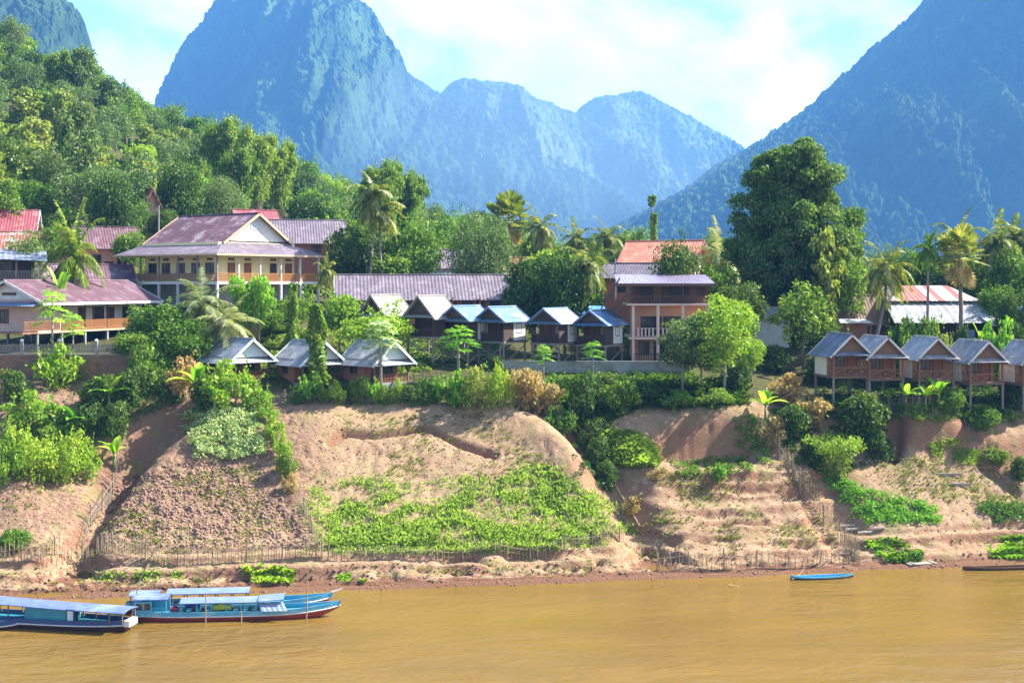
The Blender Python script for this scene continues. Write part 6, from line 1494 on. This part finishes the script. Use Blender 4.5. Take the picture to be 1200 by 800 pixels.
# ------------------------------------------------------------------ ground cover
def in_poly(px, py, poly):
    c = np.zeros(len(px), bool); n = len(poly)
    for i in range(n):
        x0, y0 = poly[i]; x1, y1 = poly[(i + 1) % n]
        k = ((y0 > py) != (y1 > py)) & (px < (x1 - x0) * (py - y0) / (y1 - y0 + 1e-12) + x0)
        c ^= k
    return c
def poly_points(poly, n, rng, noise=None):
    P_ = np.array(poly, float); lo, hi = P_.min(0), P_.max(0)
    px = rng.uniform(lo[0], hi[0], n * 3); py = rng.uniform(lo[1], hi[1], n * 3)
    k = in_poly(px + rng.normal(size=n * 3) * 4, py + rng.normal(size=n * 3) * 2, poly)
    if noise:
        k &= fbm(px * noise[0] * .6, py * noise[0] * 1.1, seed=noise[2], oct=2) + RNG.normal(size=n * 3) * .16 > noise[1]
    return hit(px[k][:n], py[k][:n])
def blades(name, label, pts, hgt, nb, width, lm, cat, seed=0, spread=.5):
    rng = np.random.default_rng(seed); m = len(pts) * nb
    b = np.repeat(pts, nb, 0) + rng.normal(size=(m, 3)) * np.array([.05, .05, 0]); az = rng.uniform(0, 2 * PI, m)
    h = hgt * rng.uniform(.55, 1.15, m); o = np.stack([np.cos(az), np.sin(az), 0 * az], 1); s = np.stack([-np.sin(az), np.cos(az), 0 * az], 1) * width
    up = np.array([0, 0, 1.0])
    md = b + o * (h * spread * .45)[:, None] + up * (h * .75)[:, None]; tp = b + o * (h * spread * 1.15)[:, None] + up * (h * .85)[:, None]
    V = np.stack([b - s * .5, b + s * .5, md + s, tp, md - s], 1).reshape(-1, 3)
    return tag(ob(name, np_mesh(name, V, np.arange(m * 5).reshape(m, 5)), M[lm]), label, cat, None, 'stuff')
rng = np.random.default_rng(15)
field = [(352, 600), (368, 570), (430, 560), (500, 566), (530, 556), (590, 562), (618, 545), (660, 548), (700, 580), (735, 600), (756, 640), (600, 648), (378, 652)]
core = [(385, 650), (385, 610), (420, 585), (480, 575), (520, 590), (560, 570), (640, 548), (690, 575), (720, 600), (700, 625), (690, 640), (560, 648)]
blades('maize', 'bright green maize field on the slope above the stick fence', np.concatenate([poly_points(core, 3600, rng, (.07, .02, 3)), poly_points(field, 1500, rng, (.06, .12, 4)), poly_points([(380, 650), (390, 622), (520, 610), (600, 612), (690, 628), (690, 644), (560, 650)], 2400, rng, (.07, -.12, 7))]), .42, 4, .018, 'leaf_field', 'maize field', 1, .35)
blades('grass', 'short yellow green grass around the maize field', poly_points(field, 3500, rng, (.05, .0, 6)), .18, 4, .016, 'leaf_field', 'grass', 2)
blades('grass', 'tufted yellow green grass beside the middle gully', poly_points([(705, 515), (730, 508), (755, 520), (772, 545), (740, 550), (715, 540)], 2400, rng), .6, 4, .022, 'leaf_field', 'grass', 3, .8)
blades('grass', 'lush green grass below the low concrete wall', np.concatenate([poly_points([(640, 470), (680, 442), (780, 440), (880, 450), (870, 470), (760, 476), (700, 500)], 1500, rng), poly_points([(770, 474), (880, 466), (870, 474), (780, 480)], 260, rng)]), .4, 10, .018, 'leaf_mid', 'grass', 4, .7)
sl = np.concatenate([poly_points([(100, 600), (150, 560), (300, 545), (350, 620), (370, 650), (110, 650)], 500, rng, (.04, .1, 8)), poly_points([(320, 490), (560, 480), (660, 545), (520, 570), (350, 580)], 520, rng, (.035, .12, 9)), poly_points([(0, 560), (110, 570), (95, 650), (0, 655)], 180, rng, (.04, .2, 10)), poly_points([(770, 560), (950, 560), (985, 640), (800, 650)], 420, rng, (.045, .12, 11)), poly_points([(1000, 530), (1190, 510), (1195, 600), (1060, 580)], 460, rng, (.04, .05, 12)), poly_points([(700, 600), (800, 600), (860, 650), (760, 660)], 220, rng, (.04, .05, 13)), poly_points([(0, 668), (400, 665), (700, 655), (700, 672), (0, 690)], 260, rng, (.05, .2, 14))])
blades('weeds', 'thin scattered weeds over the bare earth slopes', np.concatenate([sl, sl + rng.normal(size=sl.shape) * np.array([.5, .02, 0])]), .17, 6, .014, 'leaf_yellow', 'weeds', 5, .9)
for poly, n, lab, hh, lm in (([(285, 668), (310, 662), (345, 672), (338, 684), (300, 682)], 230, 'bright grass tuft on the beach above the blue boats', .55, 'leaf_corn'), ([(395, 680), (405, 673), (428, 676), (425, 683)], 70, 'little grass tuft at the waterline right of the boats', .4, 'leaf_corn'), ([(1015, 635), (1040, 632), (1080, 648), (1078, 660), (1040, 655)], 300, 'green grass on the low bank by the right canoe', .6, 'leaf_corn'), ([(1075, 520), (1130, 512), (1165, 530), (1140, 545), (1100, 535)], 350, 'yellow green grass under the raw earth mound', .3, 'leaf_field'), ([(0, 632), (28, 622), (30, 640), (0, 644)], 90, 'green grass patch on the pale soil at the left edge', .5, 'leaf_corn'), ([(100, 672), (240, 668), (240, 676), (110, 682)], 80, 'sparse grass tufts along the left beach', .35, 'leaf_corn'), ([(1160, 636), (1200, 628), (1200, 656), (1170, 654)], 260, 'green grass mound at the right edge near the water', .6, 'leaf_corn')):
    blades('grass', lab, poly_points(poly, n * 3, rng, (.12, -.05, n)), hh * .55, 4, .02, lm, 'grass', n, .8)
def cover(name, label, poly, n, s0, s1, per, leaf, lm, seed, cat='creeper'):
    p = poly_points(poly, n, np.random.default_rng(seed)); r = np.random.default_rng(seed + 1)
    return scatter_mass(name, label, p, r.uniform(s0, s1, len(p)), per, leaf, lm, cat, seed, .75)
cover('bean_patch', 'dense patch of broad pale green bean leaves on the left slope', [(212, 490), (228, 480), (262, 478), (300, 488), (308, 510), (310, 534), (280, 538), (240, 536), (228, 520)], 230, .45, .8, 150, .12, 'leaf_white', 31)
cover('creeper', 'dense dark green creeper carpet running down the right slope', [(962, 552), (985, 562), (1010, 572), (1050, 585), (1085, 592), (1108, 605), (1100, 612), (1060, 612), (1010, 614), (1000, 590), (972, 572)], 190, .35, .75, 130, .11, 'leaf_vivid', 32)
cover('creeper', 'green creeper patch on the slope at the right edge', [(1142, 595), (1160, 586), (1210, 596), (1210, 614), (1165, 612)], 75, .35, .65, 130, .11, 'leaf_mid', 33)
cover('creeper', 'leafy creeper along the foot of the creeper carpet', [(1050, 640), (1075, 640), (1085, 656), (1060, 660)], 22, .3, .5, 130, .11, 'leaf_mid', 34)
cover('creeper', 'shaded creepers filling the left gully under the brick wall', [(100, 470), (170, 450), (225, 455), (205, 475), (150, 495), (110, 520)], 150, .4, .8, 100, .13, 'leaf_dark', 35)
cover('creeper', 'shaded creepers in the head of the middle gully', [(650, 480), (720, 470), (720, 510), (712, 570), (695, 570), (680, 530)], 120, .35, .7, 100, .12, 'leaf_dark', 36)
cover('creeper', 'shaded creepers on the bank right of the diagonal fence', [(905, 480), (960, 470), (1040, 480), (1040, 530), (1000, 550), (950, 555), (920, 530)], 170, .4, .8, 100, .12, 'leaf_dark', 37)
cover('creeper', 'low creepers under the timber bungalows', [(980, 462), (1200, 462), (1200, 484), (1000, 486)], 130, .3, .55, 110, .11, 'leaf_mid', 38)
cover('creeper', 'garden greenery between the villa and the brick bungalows', [(190, 400), (300, 385), (420, 385), (500, 405), (500, 440), (330, 445), (200, 440)], 420, .4, .95, 80, .14, 'leaf_bamboo', 39)
cover('creeper', 'garden greenery in front of the stilt bungalows', [(490, 440), (600, 438), (680, 440), (670, 470), (560, 470), (500, 468)], 140, .3, .6, 100, .12, 'leaf_light', 40)

cover('creeper', 'dark undergrowth added as shade beneath the floors of the timber bungalows', [(955, 440), (1200, 446), (1200, 474), (960, 472)], 200, .4, .75, 110, .12, 'leaf_dark', 41)  # dark leaves added to darken the ground like shade under the floors
cover('creeper', 'rank greenery covering the foot of the low concrete wall', [(585, 438), (815, 436), (815, 452), (585, 456)], 150, .35, .65, 110, .12, 'leaf_mid', 42)
cover('creeper', 'greenery crowding under the stilt bungalows', [(400, 400), (470, 395), (590, 400), (590, 432), (420, 432)], 150, .4, .8, 100, .13, 'leaf_mid', 43)
cover('creeper', 'dark creeper tangle trailing along the ledge under the shaded recess', [(785, 546), (830, 536), (882, 534), (888, 550), (850, 556), (792, 562)], 90, .25, .5, 130, .11, 'leaf_mid', 44)
cover('creeper', 'trailing green creeper hanging at the top of the diagonal fence', [(862, 492), (885, 484), (908, 500), (906, 545), (888, 552), (872, 525)], 80, .3, .6, 130, .11, 'leaf_bamboo', 45)
cover('creeper', 'tangled greenery on the brink of the right bank below the bungalows', [(955, 470), (1040, 472), (1130, 478), (1200, 478), (1200, 492), (1130, 494), (1030, 490), (960, 490)], 170, .3, .65, 120, .11, 'leaf_mid', 46)
def lumps(name, label, pts, s0, s1, m, cat, seed, squash=.7):
    rng = np.random.default_rng(seed); n = len(pts)
    o = np.array([[1, 0, 0], [-1, 0, 0], [0, 1, 0], [0, -1, 0], [0, 0, 1], [0, 0, -1]], float)
    sc = rng.uniform(s0, s1, (n, 1, 1)) * rng.uniform(.6, 1.3, (n, 6, 1)); an = rng.uniform(0, PI, n)
    V = o[None] * sc; V[:, :, 2] *= squash
    x, y = V[:, :, 0].copy(), V[:, :, 1].copy(); V[:, :, 0] = x * np.cos(an)[:, None] - y * np.sin(an)[:, None]; V[:, :, 1] = x * np.sin(an)[:, None] + y * np.cos(an)[:, None]
    V = (V + pts[:, None, :]).reshape(-1, 3)
    f = np.array([[0, 2, 4], [2, 1, 4], [1, 3, 4], [3, 0, 4], [2, 0, 5], [1, 2, 5], [3, 1, 5], [0, 3, 5]])
    Fc = (f[None] + (np.arange(n) * 6)[:, None, None]).reshape(-1, 3)
    return tag(ob(name, np_mesh(name, V, Fc), m), label, cat, None, 'stuff')
M['clod'] = mat('clod', (0.36, 0.22, 0.145), (0.24, 0.14, 0.095), 1.5, .95, 0)
M['stick_dark'] = mat('stick_dark', (0.16, 0.09, 0.055), (0.26, 0.18, 0.12), 1.5, .95, 0)
lumps('clods', 'dug up earth clods covering the ploughed slope', poly_points([(112, 612), (150, 560), (215, 540), (310, 545), (345, 600), (368, 640), (250, 640), (120, 640)], 3600, rng), .07, .2, M['clod'], 'earth clods', 51)
lumps('clods', 'loose crumbs of earth on the bare slopes', np.concatenate([poly_points([(320, 490), (560, 480), (660, 545), (520, 570), (350, 580)], 700, rng), poly_points([(0, 565), (105, 580), (95, 650), (0, 655)], 350, rng), poly_points([(760, 560), (950, 560), (1000, 650), (790, 660)], 350, rng), poly_points([(1000, 530), (1190, 515), (1195, 640), (1060, 640)], 350, rng)]), .05, .14, M['clod'], 'earth crumbs', 52)
lumps('debris', 'dark driftwood scraps and clods along the waterline', np.concatenate([poly_points([(0, 700), (400, 688), (760, 676), (1200, 657), (1200, 661), (760, 681), (400, 692), (0, 706)], 900, rng), poly_points([(0, 664), (400, 660), (760, 650), (1000, 664), (1200, 640), (1200, 655), (760, 672), (400, 684), (0, 696)], 700, rng)]), .06, .2, M['stick_dark'], 'debris', 53, .5)
for nm, A, B, lab in (('mooring_rope', (928, 676), (945, 662), 'short rope tying the blue canoe to the bank'),):
    d = H * F / (A[1] + 6 - HY); a_ = Vector(((A[0] - 600) * d / F, d, .75 if A[0] < 500 else .25)); b_ = hit1(*B) + Vector((0, 0, .1))
    tag(MB().tube([a_.lerp(b_, k / 6) - a_ - Vector((0, 0, .25 * math.sin(k / 6 * PI))) for k in range(7)], .022, 4).build(nm, M['stake']), lab, 'rope').location = a_
# thin smoke drifting in the valley
import bmesh
bm = bmesh.new(); bmesh.ops.create_uvsphere(bm, u_segments=32, v_segments=20, radius=1.0); me = bpy.data.meshes.new('smoke'); bm.to_mesh(me); bm.free()
sm, nt, out = newmat('valley_smoke'); pv = N(nt, 'ShaderNodeVolumePrincipled'); nt.links.new(pv.outputs[0], out.inputs['Volume']); pv.inputs['Color'].default_value = (0.55, 0.8, 1, 1); pv.inputs['Density'].default_value = 0.00045
o = ob('smoke', me, sm); o.location = P(630, 250, 3100); o.scale = (525, 525, 415); o.rotation_euler = (0, R(20), 0); tag(o, 'pale smoke haze hanging in the central valley', None, None, 'stuff')
# power line
t = thing('utility_pole', 'thin grey utility pole left of the salmon guesthouse', 'pole', at(721, 150))
MB().tube([(0, 0, -.3), (0, 0, 10.6)], [.13, .09], 8).build('pole', M['concrete'], t); MB().beam((-.7, 0, 10.1), (.7, 0, 10.1), .08, .1).build('crossarm', M['timber_grey'], t)
t2 = thing('utility_pole', 'slim pale utility pole among the trees left of the villa', 'pole', at(186, 178))
MB().tube([(0, 0, -.3), (0, 0, 8.5)], [.13, .09], 8).build('pole', M['concrete'], t2)
A, B = Vector(P(20, 272, 176)), t2.location + Vector((0, 0, 8.2))
tag(MB().tube([A.lerp(B, k / 10) - A - Vector((0, 0, 1.1 * math.sin(k / 10 * PI))) for k in range(11)], .025, 4).build('power_cable', M['wire']), 'thin power cable sagging in front of the hillside trees', 'cable').location = A

# ------------------------------------------------------------------ air, sky, sun
hz, nt, out = newmat('haze_air')
pv = N(nt, 'ShaderNodeVolumePrincipled'); nt.links.new(pv.outputs[0], out.inputs['Volume'])
HAZE_D = 0.00019
pv.inputs['Color'].default_value = (0.14, 0.41, 0.93, 1); pv.inputs['Density'].default_value = HAZE_D; pv.inputs['Anisotropy'].default_value = 0.0
tag(MB().box(-7100, 7100, -360, 7200, -4.2, 1520).build('haze', hz), 'thin blue air haze over the valley', None, None, 'stuff')

EL, AZ = R(43), R(73)      # azimuth clockwise from +Y, the viewing direction
sd = Vector((math.sin(AZ) * math.cos(EL), math.cos(AZ) * math.cos(EL), math.sin(EL)))
su = bpy.data.lights.new('sun', 'SUN'); su.energy = 5.0; su.angle = R(0.53); su.color = (1.0, 0.955, 0.88)
so = bpy.data.objects.new('sun', su); COL.objects.link(so); so.rotation_euler = sd.to_track_quat('Z', 'Y').to_euler(); so.location = (60, 60, 120)
W = bpy.data.worlds.new('World'); S.world = W; W.use_nodes = True
nt = W.node_tree; nt.nodes.clear(); L_ = nt.links.new
wo = nt.nodes.new('ShaderNodeOutputWorld'); bg = nt.nodes.new('ShaderNodeBackground'); L_(bg.outputs[0], wo.inputs[0])
sky = nt.nodes.new('ShaderNodeTexSky'); sky.sky_type = 'NISHITA'; sky.sun_disc = False; sky.sun_elevation = EL; sky.sun_rotation = AZ; sky.dust_density = 1.5
tc = nt.nodes.new('ShaderNodeTexCoord'); mp = nt.nodes.new('ShaderNodeMapping'); L_(tc.outputs['Generated'], mp.inputs[0]); mp.inputs['Scale'].default_value = (1, 1, 1.7); mp.inputs['Location'].default_value = (0.35, 0.1, 0.0)
n1 = N(nt, 'ShaderNodeTexNoise', i_Scale=6.0, i_Detail=9.0, i_Roughness=0.55, i_Distortion=0.35); L_(mp.outputs[0], n1.inputs['Vector'])
cr = ramp(nt, n1.outputs[0], [(0.36, 0.6), (0.5, 1.0)], 'EASE')
cc = ramp(nt, n1.outputs[0], [(0.42, (6.0, 8.2, 10.4)), (0.64, (13.2, 13.2, 13.2))])
sep = nt.nodes.new('ShaderNodeSeparateXYZ'); L_(tc.outputs['Generated'], sep.inputs[0])
yd = ramp(nt, sep.outputs[1], [(0.55, 0.0), (0.85, 1.0)])
up = ramp(nt, sep.outputs[2], [(0.0, 0.4), (0.03, 1.0), (0.26, 1.0), (0.5, 0.0)])
mu = N(nt, 'ShaderNodeMath', operation='MULTIPLY'); L_(cr.outputs[0], mu.inputs[0]); L_(up.outputs[0], mu.inputs[1])
mu0 = mu; mu = N(nt, 'ShaderNodeMath', operation='MULTIPLY'); L_(mu0.outputs[0], mu.inputs[0]); L_(yd.outputs[0], mu.inputs[1])
L_(mixc(nt, mu.outputs[0], sky.outputs[0], (9, 9, 9)), bg.inputs[0])
mixn = bg.inputs[0].links[0].from_node; L_(cc.outputs[0], mixn.inputs[7])
bg.inputs[1].default_value = 0.075

cam = bpy.data.cameras.new('camera'); co = bpy.data.objects.new('camera', cam); COL.objects.link(co)
cam.sensor_width = 36; cam.lens = 36 * F / 1200; cam.shift_y = -(400 - HY) / 1200; cam.clip_start = .5; cam.clip_end = 40000
co.location = (0, 0, H); co.rotation_euler = (R(90), 0, 0); S.camera = co
vs = S.view_settings; vs.view_transform = 'Standard'; vs.look = 'None'; vs.gamma = 1; vs.exposure = 2.1; vs.use_curve_mapping = False
S.cycles.max_bounces = 6; S.cycles.diffuse_bounces = 3; S.cycles.glossy_bounces = 2; S.cycles.transmission_bounces = 2; S.cycles.transparent_max_bounces = 4; S.cycles.volume_bounces = 0
S.cycles.use_denoising = True; S.cycles.denoising_prefilter = 'ACCURATE'
